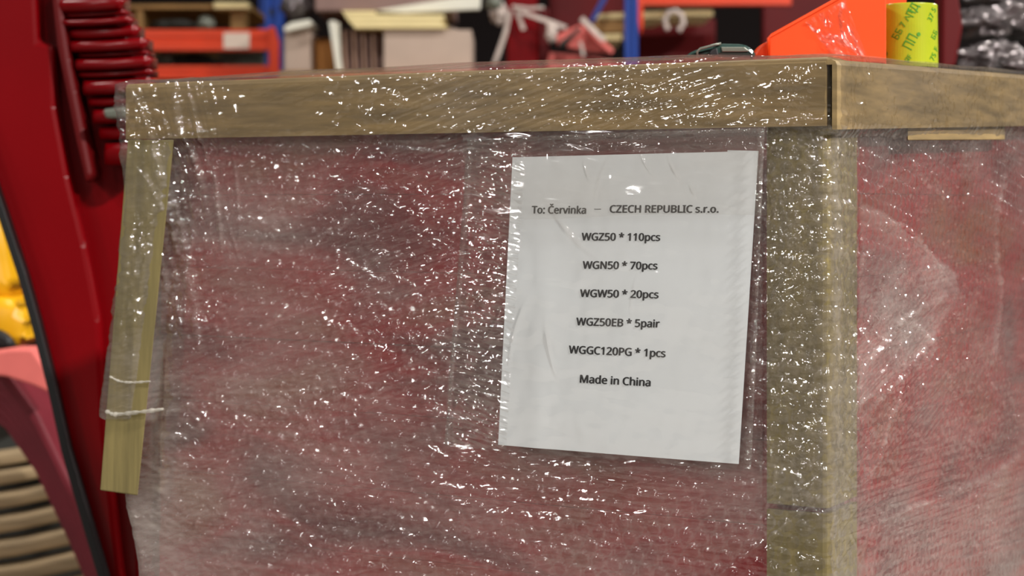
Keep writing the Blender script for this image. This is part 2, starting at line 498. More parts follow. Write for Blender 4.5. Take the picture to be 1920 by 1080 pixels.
# bubble wrap ---------------------------------------------------------------
G = build_sheet(0.00135, 0.006, 0.865, 1.345, None)
pitch = 0.0125
row = pitch * 0.866
wob_s = 0.006 * np.sin(G['Z'] * 7 + G['S'] * 3) ; wob_z = 0.006 * np.sin(G['S'] * 6)
Sx = G['S'] + wob_s; Zx = G['Z'] + wob_z + 0.12 * G['S']
r0 = np.round(Zx / row)
best = np.full(G['S'].shape, 9.0)
for dr in (-1, 0, 1):
    rr = r0 + dr
    cx = (np.round(Sx / pitch - 0.5 * (rr % 2)) + 0.5 * (rr % 2)) * pitch
    best = np.minimum(best, np.hypot(Sx - cx, Zx - rr * row))
R = 0.0054
dome = 0.0030 * np.sqrt(np.clip(1 - (best / R) ** 2, 0, 1))
rim = np.exp(-((best - R) / 0.0007) ** 2)
nz, ns = G['S'].shape
und = field(nz, ns, G['ds'], G['ds'], 0.03, 0.05)
crump = np.abs(field(nz, ns, G['ds'], G['ds'], 0.005, 0.006))
near = np.exp(-((G['X'] - 1545) / 75.0) ** 2) * sstep(180, 230, G['Y'])
off = -0.0016 + dome * (0.75 + 0.25 * np.tanh(und)) + 0.0005 * und + 0.0009 * crump * (0.25 + 0.9 * near)
off = np.where(G['Z'] < 0.86, 0.0, off)
on_post = ((G['X'] > 1432) & (G['X'] < 1604))
off = off + 0.0016 * on_post
vis = 0.45 + 1.1 * sstep(880, 1000, G['Y']) * sstep(900, 1150, G['X']) + 0.5 * sstep(900, 1000, G['Y']) * (G['X'] > 600)
diag = (G['X'] - 1500) * (1062 - 965) - (G['Y'] - 965) * (1370 - 1500) > 0
rimv = 0.45 + 1.5 * rim * vis + 0.3 * near
rimv = rimv * np.where(diag & (G['Y'] > 965) & (G['X'] < 1552), 0.4, 1.0)
bub = sheet_mesh('bubble_wrap', G['S'], G['Z'], finish(G, off), M['bubble'], load, {'rim': rimv})
bub['kind'] = 'stuff'

# stretch film --------------------------------------------------------------
G = build_sheet(0.00115, 0.007, 0.865, 1.352, None)
nz, ns = G['S'].shape; ds = G['ds']
X, Y = G['X'], G['Y']; Z = G['Z']
left = G['left']
zrail = np.where(left, 1.3035, 1.303 + 0.035 * G['V'])
onrail = sstep(-0.010, 0.001, Z - zrail)
base = 0.0026 + 0.0078 * onrail
# over the left post
pl = np.interp(Y, [262, 919], [326, 258])
onpost = sstep(0, 1, (pl + 30 - X) / 42) * left * sstep(800, 778, Y)
base = np.maximum(base, 0.0026 + onpost * np.interp(Y, [262, 780, 920], [0.0072, 0.0175, 0.0172]))
# the little drape below the top boards
base += 0.0020 * np.exp(-np.abs(Z - zrail + 0.012) / 0.02) * (1 - onrail)
n1 = field(nz, ns, ds, ds, 0.016, 0.05)
n2 = field(nz, ns, ds, ds, 0.0022, 0.030, 0.03)
n3 = field(nz, ns, ds, ds, 0.0022, 0.022, -0.42)
n4 = field(nz, ns, ds, ds, 0.0022, 0.022, 0.38)
n5 = field(nz, ns, ds, ds, 0.0028, 0.0030)
def blob(cx, cy, rx, ry, ang=0.0):
    a = math.radians(ang); dx = X - cx; dy = Y - cy
    p = dx * math.cos(a) + dy * math.sin(a); q = -dx * math.sin(a) + dy * math.cos(a)
    return np.exp(-(p / rx) ** 2 - (q / ry) ** 2)
amp_diag = 0.35 + 1.4 * blob(860, 340, 120, 200) + 1.2 * blob(940, 200, 110, 70) + 1.0 * blob(880, 740, 90, 110) + 0.7 * blob(800, 620, 220, 120) + 0.9 * blob(1650, 660, 110, 110)
amp_cr = 0.35 + 1.0 * blob(300, 330, 80, 200) + 0.8 * blob(1520, 500, 70, 420) + 0.8 * blob(780, 620, 240, 110, -20) + 0.8 * blob(1700, 620, 100, 140, -40)
big = 0.55 + 0.45 * np.tanh(field(nz, ns, ds, ds, 0.02, 0.03))
off = base + 0.0006 * np.abs(n1) + 0.00030 * n2 * big + 0.00060 * amp_diag * big * (np.where(np.abs(n3) > np.abs(n4), n3, n4)) + (0.00065 * amp_cr * (0.35 + 0.65 * (1 - sstep(760, 860, Y) * left * (X < 1430)))) * big * n5
off = np.maximum(off, base - 0.0016)
print('SLOPE', np.std(np.diff(off, axis=0)[100:] / ds), np.std(np.diff(off, axis=1) / ds))
# creases laid by hand: (points in pixels, half width px, height mm)
lay_c = np.zeros_like(off)
def crease(pts, wpx, h, rough=0.35, milk=0.5):
    global off
    sp = spline([(a, b, 0) for a, b in pts], 40)
    acc = np.zeros_like(off)
    x0 = min(p.x for p in sp) - 5 * wpx; x1 = max(p.x for p in sp) + 5 * wpx
    y0 = min(p.y for p in sp) - 5 * wpx; y1 = max(p.y for p in sp) + 5 * wpx
    jj, ii = np.where((X > x0) & (X < x1) & (Y > y0) & (Y < y1))
    if len(jj) == 0: return
    xs = X[jj, ii]; ys = Y[jj, ii]
    best = np.full(len(jj), 1e9); tt = np.zeros(len(jj))
    for k in range(len(sp) - 1):
        a, b = sp[k], sp[k + 1]
        ex, ey = b.x - a.x, b.y - a.y; l2 = ex * ex + ey * ey + 1e-9
        t = np.clip(((xs - a.x) * ex + (ys - a.y) * ey) / l2, 0, 1)
        d = (xs - a.x - t * ex) ** 2 + (ys - a.y - t * ey) ** 2
        c = d < best; best[c] = d[c]; tt[c] = (k + t[c]) / (len(sp) - 1)
    prof = np.exp(-best / (wpx * wpx)) * np.sin(np.pi * np.clip(tt * 0.96 + 0.02, 0, 1)) ** 0.5
    prof *= 1 + rough * np.sin(tt * 57 + len(jj)) + rough * np.sin(tt * 131)
    off[jj, ii] += h * 0.001 * prof
    lay_c[jj, ii] = np.maximum(lay_c[jj, ii], milk * h * prof * (1 + 0.5 * np.sin(tt * 23)))
hand = [
 ([(345, 165), (352, 230), (372, 300), (385, 355)], 6, 2.6), ([(378, 190), (388, 250), (398, 320)], 4, 1.5),
 ([(262, 170), (285, 215), (300, 255), (325, 340), (345, 420)], 4, 1.6), ([(300, 250), (330, 380), (358, 500), (380, 660)], 8, 2.2),
 ([(240, 180), (250, 215), (268, 240)], 4, 1.5), ([(290, 330), (320, 390), (338, 470), (360, 560)], 5, 1.7),
 ([(405, 300), (412, 380), (420, 470)], 4, 1.2), ([(440, 260), (448, 330), (452, 400)], 3, .9),
 ([(960, 290), (1000, 255), (1060, 235)], 3, 1.0),
 ([(880, 275), (885, 330), (920, 345)], 3, 1.0), ([(700, 265), (780, 268), (860, 262), (950, 240)], 3, 1.3),
 ([(720, 275), (850, 285), (960, 262)], 3, 1.2), ([(800, 330), (900, 300), (960, 297)], 3, 1.2),
 ([(860, 700), (820, 640), (880, 600)], 4, 1.2), ([(700, 740), (760, 690), (830, 640), (880, 590)], 6, 1.6),
 ([(560, 470), (640, 420), (700, 380)], 5, .9), ([(500, 610), (620, 520), (760, 470), (880, 430)], 5, 1.0),
 ([(300, 740), (520, 735), (700, 720), (830, 716), (940, 712)], 3, 1.0), ([(780, 695), (860, 715), (940, 735)], 3, 1.2),
 ([(1560, 240), (1555, 320), (1562, 440), (1560, 600), (1562, 760), (1570, 900)], 5, 1.6),
 ([(1440, 330), (1462, 420), (1490, 470)], 3, 1.4), ([(1450, 320), (1475, 400), (1500, 450)], 2.5, 1.2),
 ([(1500, 230), (1540, 280), (1560, 320)], 4, 1.5), ([(1470, 240), (1520, 290), (1552, 330)], 4, 1.5),
 ([(1600, 520), (1610, 480), (1630, 465)], 4, 1.4), ([(1612, 690), (1650, 640), (1700, 590), (1790, 545)], 6, 2.0),
 ([(1595, 800), (1640, 750), (1690, 700), (1740, 640)], 5, 2.0), ([(1700, 600), (1740, 650), (1700, 700)], 5, 2.0),
 ([(1590, 770), (1620, 745), (1650, 735)], 3, 1.6), ([(1690, 640), (1680, 740), (1660, 790), (1640, 860), (1610, 900)], 4, 1.8),
 ([(1600, 1000), (1680, 960), (1760, 930), (1850, 890), (1920, 840)], 6, 2.2),
 ([(1750, 950), (1840, 920), (1920, 890)], 3, 1.3), ([(1790, 1050), (1850, 1030), (1920, 1010)], 3, 1.2),
 ([(1880, 250), (1875, 330), (1860, 440), (1870, 560), (1850, 700)], 5, 1.6),
 ([(1700, 300), (1740, 350), (1790, 390)], 3, 1.0), ([(1630, 420), (1700, 430), (1780, 540)], 3, 1.4),
 ([(960, 900), (1060, 885), (1110, 890)], 2, 1.0), ([(1600, 900), (1500, 963), (1440, 1010), (1370, 1063), (1300, 1115)], 3, 1.2), ([(1480, 880), (1380, 850), (1420, 800)], 3, 1.0),
]
for (pts, wpx, h) in hand: crease(pts, wpx, h)
for i in range(9):      # the rows of tight horizontal ridges below the sheet
    y = 872 + i * 13 + random.uniform(-3, 3)
    crease([(900, y + 8), (1050, y), (1250, y + 4), (1420, y + 14)], 2.2, 0.25, 0.0)
for i in range(10):
    y = 870 + i * 20 + random.uniform(-5, 5)
    crease([(450, y - 10), (720, y), (980, y + 9)], 2.4, 0.22, 0.05)
# random short creases, denser where the photograph sparkles
dens = [(900, 330, 110, 80), (930, 180, 150, 50), (890, 720, 60, 110), (800, 640, 200, 90), (360, 420, 60, 150),
        (1510, 400, 50, 180), (1500, 780, 50, 150), (1660, 620, 60, 110), (1240, 180, 160, 40), (600, 330, 200, 60),
        (1780, 330, 90, 90), (1780, 860, 100, 110), (1420, 560, 14, 220)]
for i in range(150):
    x = random.uniform(1440, 1562); y = random.uniform(236, 950); a = math.radians(random.uniform(35, 150)); l = random.uniform(12, 50)
    crease([(x - math.cos(a) * l / 2, y - math.sin(a) * l / 2), (x + random.uniform(-4, 4), y), (x + math.cos(a) * l / 2, y + math.sin(a) * l / 2)], random.uniform(2, 3), random.uniform(.5, 1.2), 0.1)
for i in range(430):
    cx, cy, sx, sy = random.choice(dens)
    x = random.gauss(cx, sx); y = random.gauss(cy, sy)
    if random.random() < 0.25: x = random.uniform(250, 1900); y = random.uniform(130, 1060)
    onr = x > 1560
    a = math.radians(random.choice([-18, -8, 0, 8, 25, -30]) + random.gauss(0, 8)) if not (x < 460 or 1440 < x < 1600) else math.radians(random.uniform(40, 140))
    l = random.uniform(8, 34) if random.random() < 0.7 else random.uniform(30, 90)
    dx, dy = math.cos(a) * l / 2, math.sin(a) * l / 2
    crease([(x - dx, y - dy), (x + random.uniform(-2, 2), y + random.uniform(-3, 3)), (x + dx, y + dy)], random.uniform(1.7, 2.8), random.uniform(.25, .75), 0.1)
off = np.where(Z < 0.86, 0.003, off)
# layer count of the film (milkiness): bands, flaps, hems
lay = np.where(left, 0.85 + 0.28 * sstep(480, 900, Y), 0.68)
def poly_mask(pts, soft=3.0):
    """signed soft mask of a convex or concave polygon in pixels"""
    n = len(pts); ins = np.zeros(X.shape, bool); dist = np.full(X.shape, 1e9)
    for i in range(n):
        x1, y1 = pts[i]; x2, y2 = pts[(i + 1) % n]
        c = ((y1 > Y) != (y2 > Y)) & (X < (x2 - x1) * (Y - y1) / ((y2 - y1) or 1e-9) + x1)
        ins ^= c
        ex, ey = x2 - x1, y2 - y1
        t = np.clip(((X - x1) * ex + (Y - y1) * ey) / (ex * ex + ey * ey + 1e-9), 0, 1)
        dist = np.minimum(dist, np.hypot(X - x1 - t * ex, Y - y1 - t * ey))
    return np.clip(0.5 + np.where(ins, dist, -dist) / (2 * soft), 0, 1)
lay += 1.3 * poly_mask([(1602, 380), (1650, 400), (1700, 440), (1786, 512), (1790, 560), (1740, 640), (1690, 690), (1602, 760)], 3)
lay += 0.55 * poly_mask([(1602, 860), (1700, 720), (1790, 560), (1880, 600), (1960, 620), (1960, 700), (1780, 860), (1660, 960), (1602, 990)], 12) * 0.6
lay += 0.35 * poly_mask([(1595, 250), (1920, 250), (1920, 330), (1700, 345), (1640, 330)], 25)
lay += 0.5 * poly_mask([(1600, 1000), (1730, 940), (1920, 850), (1920, 1090), (1600, 1090)], 10)
lay *= 1 - 0.85 * left * poly_mask([(1500, 965), (1600, 900), (1600, 1200), (1200, 1200), (1370, 1062)], 1.6)
lay += 0.75 * blob(420, 480, 150, 240, -10) + 1.5 * blob(290, 1010, 190, 170) + 1.0 * blob(285, 830, 80, 220) + 0.7 * blob(1500, 850, 60, 90) + 0.45 * blob(560, 800, 330, 110) + 0.5 * blob(520, 450, 140, 110)
lay += 0.30 * poly_mask([(280, 690), (560, 700), (960, 690), (960, 780), (560, 770), (280, 780)], 12)
lay -= 0.25 * blob(640, 330, 110, 60) + 0.25 * blob(460, 940, 100, 60) + 0.30 * blob(1690, 470, 90, 60) + 0.25 * blob(1700, 840, 70, 80)
lay *= np.where(onrail > 0.5, 0.22, 1.0)
lay *= 1 - 0.35 * onpost
lay *= np.where((X > 1432) & (X < 1560) & left, 0.40, 1.0)
lay *= 1 - 0.55 * sstep(785, 800, Y) * onpost
lay += lay_c
lay = np.clip(lay + 0.10 * field(nz, ns, ds, ds, 0.02, 0.06), 0.08, 3.2)
cri = 0.20 + 0.9 * blob(900, 340, 90, 190) + 0.8 * blob(940, 190, 130, 60) + 0.9 * blob(890, 740, 60, 110) + 0.35 * blob(800, 630, 190, 90, -15) + 0.5 * blob(320, 330, 90, 170)
cri += 0.9 * blob(1515, 300, 60, 100) + 0.6 * blob(1500, 560, 60, 330) + 0.5 * blob(1240, 180, 200, 50)
cri *= np.where(left, 1.0, 0.16 + 0.35 * blob(1650, 620, 90, 150) + 0.2 * blob(1880, 300, 30, 90))
cri *= 1 - 0.5 * sstep(860, 930, Y) * (X < 1440)
stk = 0.12 + 2.1 * blob(905, 320, 85, 120) + 2.2 * blob(950, 195, 110, 80) + 0.6 * blob(780, 560, 200, 120, -20) + 0.6 * blob(1180, 190, 200, 60) + 0.8 * blob(1680, 660, 90, 120)
stb = 0.12 + 2.0 * blob(890, 720, 75, 120) + 1.6 * blob(890, 480, 60, 110) + 0.5 * blob(1080, 920, 120, 60) + 0.5 * blob(950, 140, 160, 30) + 0.5 * blob(1760, 940, 160, 90)
stv = 1.8 * blob(365, 270, 60, 130, -10) + 1.1 * blob(345, 480, 40, 150) + 1.6 * blob(1535, 330, 45, 140) + 1.2 * blob(1550, 650, 26, 300) + 0.6 * blob(1665, 680, 50, 130) + 0.5 * blob(1870, 330, 30, 120)
cri += 0.5 * blob(1480, 620, 50, 260) + 1.3 * blob(1530, 320, 45, 110) + 1.0 * blob(1670, 650, 50, 110) + 0.5 * blob(1670, 820, 30, 80) + 1.0 * blob(1500, 840, 60, 90) - 0.24 * blob(600, 960, 460, 170)
cri -= 0.35 * stk + 0.2 * stb
cri = np.maximum(cri, 0.12)
cri *= np.clip(0.75 + 0.4 * field(nz, ns, ds, ds, 0.012, 0.03), 0.2, 1.5)
film = sheet_mesh('stretch_film', G['S'], G['Z'], finish(G, off), M['film'], load, {'layers': lay, 'crinkle': cri, 'streak': stk, 'streakb': stb, 'streakv': stv})
tag(film, 'clear stretch film with shining creases')

# film pulled over the top boards: it domes a little above the edge
s, p, n = plan(0.0025, 0.007)
rows = 30
edge = finish(G, off)[-1]
pe = np.stack([np.interp(s, G['s'], edge[:, k]) for k in range(3)], -1)
N3 = n[:, 0:1] * Dn + n[:, 1:2] * En
t = np.linspace(0, 1, rows)[:, None]
fz = field(rows, len(s), 0.003, 0.0025, 0.006, 0.05)
hum = np.interp(s, [0, .15, .30, .55, .70, .74, .80, 1.4], [0, .000, .003, .005, .001, .000, .001, .002])
rz = np.interp(s, [0, 0.72, 0.76, 1.4], [0.0045, 0.0005, 0.002, 0.004])
posT = pe[None] - N3[None] * (t * 0.10)[..., None]
posT[..., 2] = pe[None, :, 2] + rz[None] * np.clip(t * 8, 0, 1) + hum[None] * np.sin(np.pi * np.clip(t * 1.3, 0, 1)) + 0.0006 * fz * np.clip(t * 6, 0, 1)
sheet_mesh('top_film', s[None], t * 0.10, posT, M['film'], load, {'layers': np.full((rows, len(s)), 0.4), 'crinkle': np.full((rows, len(s)), 0.6), 'streak': np.full((rows, len(s)), .5), 'streakb': np.full((rows, len(s)), .8), 'streakv': np.zeros((rows, len(s)))})

# tight roped hems of film round the left post
def rope(pts, r, o=0.021):
    q = [PL(a.x, a.y, o) for a in spline([(x, y, 0) for x, y in pts], 30)]
    bm = tube_bm(q, lambda t: 1.5 * r * (0.8 + 0.35 * math.sin(t * 40) * math.sin(t * 17)), 7)
    return frombm('film_hem', bm, M['rope'], load, True)
M['rope'] = simple('roped_film', (0.62, 0.58, 0.50), 0.18, 0.25, 60, bump=0.4)
nt = M['rope'].node_tree; bs = nt.nodes['Principled BSDF']; bs.inputs['Alpha'].default_value = 0.5
rope([(199, 771), (215, 777), (240, 775), (275, 771), (306, 767)], 0.0014, 0.0215)
rope([(206, 706), (225, 715), (250, 717), (282, 715)], 0.0008, 0.0205)

# ------------------------------------------------------------------ label sheet, its print, and the pouch
OP = 0.0078
sheet = empty('paper_sheet', PL(1170, 870, OP), 'white paper sheet printed with a shipping list inside the clear pouch', 'paper')
def bow(u_frac, v_frac):
    return 0.0010 * math.sin(math.pi * u_frac) + 0.0012 * math.exp(-((u_frac - 0.16) / 0.05) ** 2) * v_frac
def paper_pt(a, b, extra=0.0, c=((961, 295), (1422, 283), (1385, 870), (934, 834))):
    top = Vector((*c[0], 0)).lerp(Vector((*c[1], 0)), a); bot = Vector((*c[3], 0)).lerp(Vector((*c[2], 0)), a)
    q = top.lerp(bot, b)
    return PL(q.x, q.y, OP + 0.0003) - E * (bow(a, b) + extra)
nx, ny = 40, 40
vs = []; fs = []
for layer in (0, 1):
    for j in range(ny + 1):
        for i in range(nx + 1):
            vs.append(paper_pt(i / nx, j / ny, 0.0 if layer == 0 else -0.0003))
    b0 = layer * (nx + 1) * (ny + 1)
    for j in range(ny):
        for i in range(nx):
            f = [b0 + j * (nx + 1) + i, b0 + j * (nx + 1) + i + 1, b0 + (j + 1) * (nx + 1) + i + 1, b0 + (j + 1) * (nx + 1) + i]
            fs.append(f[::-1] if layer == 0 else f)
newmesh('page', vs, fs, M['paper'], sheet, True)
# folded back flap of the sheet showing at the top right
frombm('folded_flap', prism_bm([PL(1364, 281.5, OP - .0002), PL(1364, 300, OP - .0002), PL(1420, 300, OP - .0002), PL(1422, 283, OP - .0002)],
                               [PL(1364, 281.5, OP - .0006), PL(1364, 300, OP - .0006), PL(1420, 300, OP - .0006), PL(1422, 283, OP - .0006)]), M['paper'], sheet)
FONT = None
try:      # a humanist face that ships with Blender itself; the built-in face otherwise
    import os
    fp_ = os.path.join(bpy.utils.system_resource('DATAFILES'), 'fonts', 'NotoSansHebrew-Regular.woff2')
    if os.path.exists(fp_): FONT = bpy.data.fonts.load(fp_)
except Exception:
    FONT = None
def text_mesh(body, offset=0.0, latin=False):
    cu = bpy.data.curves.new('tmp', 'FONT'); cu.body = body; cu.size = 1.0; cu.offset = offset; cu.resolution_u = 4
    if FONT and latin: cu.font = FONT
    ob = bpy.data.objects.new('tmp', cu); COL.objects.link(ob)
    dg = bpy.context.evaluated_depsgraph_get()
    me = bpy.data.meshes.new_from_object(ob.evaluated_get(dg))
    bpy.data.objects.remove(ob); bpy.data.curves.remove(cu)
    return me
def print_line(body, L_, R_, cap, parent, ink, offset=0.034, name='printed_line'):
    me = text_mesh(body, 0.0, True)
    if offset:       # bold: the same outlines laid three times, a hair apart
        v0 = [v.co.copy() for v in me.vertices]; f0 = [tuple(p.vertices) for p in me.polygons]
        V_ = []; F_ = []
        for q, (dx, dy) in enumerate(((-offset, 0), (offset, 0), (0, offset * .5), (0, -offset * .5))):
            V_ += [(c.x + dx, c.y + dy, q * 0.0001) for c in v0]; F_ += [tuple(i + q * len(v0) for i in f) for f in f0]
        bpy.data.meshes.remove(me); me = bpy.data.meshes.new('printed_line'); me.from_pydata(V_, [], F_); me.update()
    co = np.array([v.co[:] for v in me.vertices])
    x0, x1 = co[:, 0].min(), co[:, 0].max()
    CAPH = 0.714 if FONT else 0.727
    Lv = Vector((*L_, 0)); Rv = Vector((*R_, 0)); dirv = (Rv - Lv)
    lean = Vector((0.060, -1, 0))       # up direction on the sheet, in pixels
    off_ = parent_loc(parent)
    for v, c in zip(me.vertices, co):
        q = Lv + dirv * ((c[0] - x0) / (x1 - x0)) + lean * (c[1] / CAPH * cap)
        # the sheet's own coordinates for the bow
        a = (q.x - (961 - 0.05 * (q.y - 295))) / 458.0; b = (q.y - 290) / 560.0
        v.co = PL(q.x, q.y, OP + 0.0003) - E * (bow(min(max(a, 0), 1), min(max(b, 0), 1)) + 0.00025 + c[2] * 0.2) - off_
    me.materials.clear(); me.materials.append(ink)
    o = bpy.data.objects.new(name, me); COL.objects.link(o); o.parent = parent
    return o
rows_ = [('To: Červinka', (997, 400), (1100, 400.5), 16.9), ('CZECH REPUBLIC s.r.o.', (1144, 398.5), (1348, 398.5), 16.9),
         ('WGZ50 * 110pcs', (1091, 450.5), (1239, 451.5), 17.2), ('WGN50 * 70pcs', (1093, 503.5), (1234, 505), 17.2),
         ('WGW50 * 20pcs', (1088, 556.3), (1236, 559), 17.2), ('WGZ50EB * 5pair', (1081, 609.5), (1238, 613.8), 17.4),
         ('WGGC120PG * 1pcs', (1067, 662), (1249, 669.5), 17.6), ('Made in China', (1088, 717), (1221, 724), 17.9)]
for body, a, b, cap in rows_: print_line(body, a, b, cap, sheet, M['ink'])
print_line('–', (1115, 396), (1128, 396), 13, sheet, M['ink_grey'], 0.0)

pouch = empty('document_pouch', PL(1130, 880, OP), 'clear plastic document pouch with a sealed rim round the white sheet', 'pouch')
pc = [(876, 262), (1434, 240), (1408, 884), (834, 836)]
def pouch_pt(a, b, o):
    top = Vector((*pc[0], 0)).lerp(Vector((*pc[1], 0)), a); bot = Vector((*pc[3], 0)).lerp(Vector((*pc[2], 0)), a)
    q = top.lerp(bot, b); return PL(q.x, q.y, o)
def pc_lerp(a, b):
    x0, y0 = pc[0][0] + (pc[1][0] - pc[0][0]) * a, pc[0][1] + (pc[1][1] - pc[0][1]) * a
    x1, y1 = pc[3][0] + (pc[2][0] - pc[3][0]) * a, pc[3][1] + (pc[2][1] - pc[3][1]) * a
    return x0 + (x1 - x0) * b, y0 + (y1 - y0) * b
# folds in the clear front: centre x, y, half length vector, width px, height mm
folds = [(1030, 660, 14, 62, 5, 1.0), (962, 630, -14, 60, 3, .8), (1184, 560, -6, 46, 2.5, .45), (1098, 320, 6, 22, 2.5, .7), (1212, 312, 12, 20, 2.5, .7),
         (1262, 318, 14, 26, 2.5, .7), (1298, 358, 8, 14, 3, .7), (1104, 265, -3, 22, 8, .9), (1188, 266, 3, 16, 5, .8), (1060, 430, 50, 62, 5, .7),
         (1125, 330, -16, 44, 3, .4), (905, 570, 22, 34, 4, .9), (890, 450, -4, 30, 4, .9), (850, 780, -6, 40, 4, .9), (920, 620, 24, -40, 3, .9)]
def pouch_sheet(name, n1, n2, ofn, m):
    LY = np.ones((n2, n1)); RG = np.zeros((n2, n1))
    fld = field(n2, n1, 0.001, 0.001, 0.010, 0.006) ; fl2 = field(n2, n1, 0.001, 0.001, 0.03, 0.02)
    pos = np.zeros((n2, n1, 3)); SS = np.zeros((n2, n1)); ZZ = np.zeros((n2, n1))
    for j in range(n2):
        for i in range(n1):
            a, b = i / (n1 - 1), j / (n2 - 1)
            edge_ = min(a, 1 - a, b, 1 - b)
            inpap = 1.0 if a > 0.16 else 0.0
            o = ofn(a, b) + (0.00045 * fld[j, i] + 0.0004 * fl2[j, i]) * (0.4 if inpap else 1.0) * min(1, edge_ * 20)
            for (qx, qy, hx, hy, wd_, hh) in folds:
                xx = pc_lerp(a, b); dx_ = xx[0] - qx; dy_ = xx[1] - qy; l_ = math.hypot(hx, hy); t_ = (dx_ * hx + dy_ * hy) / l_; n_ = (dx_ * hy - dy_ * hx) / l_ - 0.10 * t_ * t_ / l_
                if abs(t_) < l_ * 1.6 and abs(n_) < wd_ * 4:
                    g_ = math.exp(-(n_ / wd_) ** 2 - (t_ / l_) ** 2 * 1.6); o += hh * .001 * g_; LY[j, i] += 3.0 * g_
            if a < 0.2: RG[j, i] = 1.0
            if a > .975: RG[j, i] = 1.0
            pos[j, i] = pouch_pt(a, b, o); SS[j, i] = a * 0.25; ZZ[j, i] = -b * 0.26
    return sheet_mesh(name, SS, ZZ, pos, m, pouch, {'layers': LY, 'rough': RG})
pouch_sheet('front_film', 300, 320, lambda a, b: OP + 0.0042 + 0.0012 * math.sin(math.pi * a) * math.sin(math.pi * b) - 0.003 * math.exp(-min(a, 1 - a) / 0.015), M['pouch'])
# sealed rims
def strip_on(name, pts, wpx, o, m, parent, th=0.0004, n=60, wav=0.9):
    sp = spline([(x, y, 0) for x, y in pts], n)
    fr_, bk_ = [], []
    vs = []; fs = []
    for i, q in enumerate(sp):
        t = (sp[min(i + 1, n - 1)] - sp[max(i - 1, 0)]).normalized(); nn = Vector((-t.y, t.x, 0))
        for k, sgn in enumerate((-1, -0.33, 0.33, 1)):
            r_ = q + nn * wpx * sgn * (1 + 0.15 * math.sin(i * 1.7))
            vs.append(PL(r_.x, r_.y, o + wav * 0.001 * (math.sin(i * 2.1 + k * 1.9) + math.sin(i * 0.9 - k)) * 0.6 + (0.0007 if k in (1, 2) else 0)))
    for i in range(n - 1):
        for k in range(3):
            fs.append((i * 4 + k, i * 4 + k + 1, (i + 1) * 4 + k + 1, (i + 1) * 4 + k))
    ob = newmesh(name, vs, fs, m, parent, True)
    uvl = ob.data.uv_layers.new(name='UVMap')
    for lp_ in ob.data.loops:
        c = ob.data.vertices[lp_.vertex_index].co; uvl.data[lp_.index].uv = (c.x + c.y, c.z)
    return ob
for nm, pts, w in (('rim', [(884, 262), (866, 480), (846, 700), (838, 834)], 5), ('rim', [(1427, 244), (1419, 480), (1411, 700), (1402, 880)], 6),
                   ('rim', [(876, 266), (1140, 254), (1434, 243)], 4)):
    strip_on(nm, pts, w, OP + 0.0032, M['band'], pouch, n=220)
# outer film strip that crosses the head of the sheet and ends just below its first line
def strip_quad(name, c, o, m, parent, n1=120, n2=60, layers=1.0, amp=0.0003):
    fld = field(n2, n1, 0.002, 0.002, 0.004, 0.03)
    pos = np.zeros((n2, n1, 3)); SS = np.zeros((n2, n1)); ZZ = np.zeros((n2, n1))
    for j in range(n2):
        for i in range(n1):
            a, b = i / (n1 - 1), j / (n2 - 1)
            top = Vector((*c[0], 0)).lerp(Vector((*c[1], 0)), a); bot = Vector((*c[3], 0)).lerp(Vector((*c[2], 0)), a)
            q = top.lerp(bot, b) + Vector((0, 3 * math.sin(a * 7), 0)) * b
            P3 = PL(q.x, q.y, o + amp * fld[j, i]); pos[j, i] = P3
            SS[j, i] = a * 0.3; ZZ[j, i] = -b * 0.12
    return sheet_mesh(name, SS, ZZ, pos, m, parent, {'layers': np.full((n2, n1), layers)})
strip_quad('film_strip', [(868, 252), (1440, 236), (1436, 402), (872, 410)], OP + 0.0068, M['over'], load, layers=0.12, amp=0.0001)

# ------------------------------------------------------------------ things lying on the load
zt = ZT + 0.012
# lime tape roll standing on its end
YR = 1.55
rc = P(1716, 118, YR); rr_ = 55 / F * YR
ztop = P(1716, 4, YR).z; zbot = P(1716, 124, YR).z
roll = empty('tape_roll', (rc.x, YR + rr_, zbot), 'lime yellow tape roll printed with green marks standing on the load', 'tape')
def lathe(name, prof, cx, cy, m, parent, n=64):
    bm = bmesh.new(); rings = []
    for r, z in prof:
        rings.append([bm.verts.new((cx + r * math.cos(2 * math.pi * k / n), cy + r * math.sin(2 * math.pi * k / n), z)) for k in range(n)])
    for a, b in zip(rings, rings[1:] + rings[:1]):
        for k in range(n): bm.faces.new((a[k], a[(k + 1) % n], b[(k + 1) % n], b[k]))
    bmesh.ops.recalc_face_normals(bm, faces=bm.faces)
    return frombm(name, bm, m, parent, False)
cxr, cyr = rc.x, YR + rr_
lathe('tape_winding', [(rr_ * 0.72, zbot), (rr_ * .985, zbot), (rr_, zbot + .002), (rr_ * 0.975, ztop - .001), (rr_ * .96, ztop), (rr_ * 0.70, ztop)], cxr, cyr, M['tape'], roll)
lathe('core', [(rr_ * 0.64, zbot), (rr_ * .72, zbot), (rr_ * 0.70, ztop + .0005), (rr_ * 0.62, ztop + .0005)], cxr, cyr, M['card_brown'], roll)
def on_roll(px, py, lift=0.0004):
    a = (px - 1716) / 56.5; a = max(-0.97, min(0.97, a)); th = math.asin(a)
    y_ = cyr - math.cos(th) * rr_; 
    z_ = CZ + (HOR - py) / F * y_
    r_ = rr_ * (1 - 0.025 * (z_ - zbot) / (ztop - zbot)) + lift
    return Vector((cxr + math.sin(th) * r_, cyr - math.cos(th) * r_, z_))
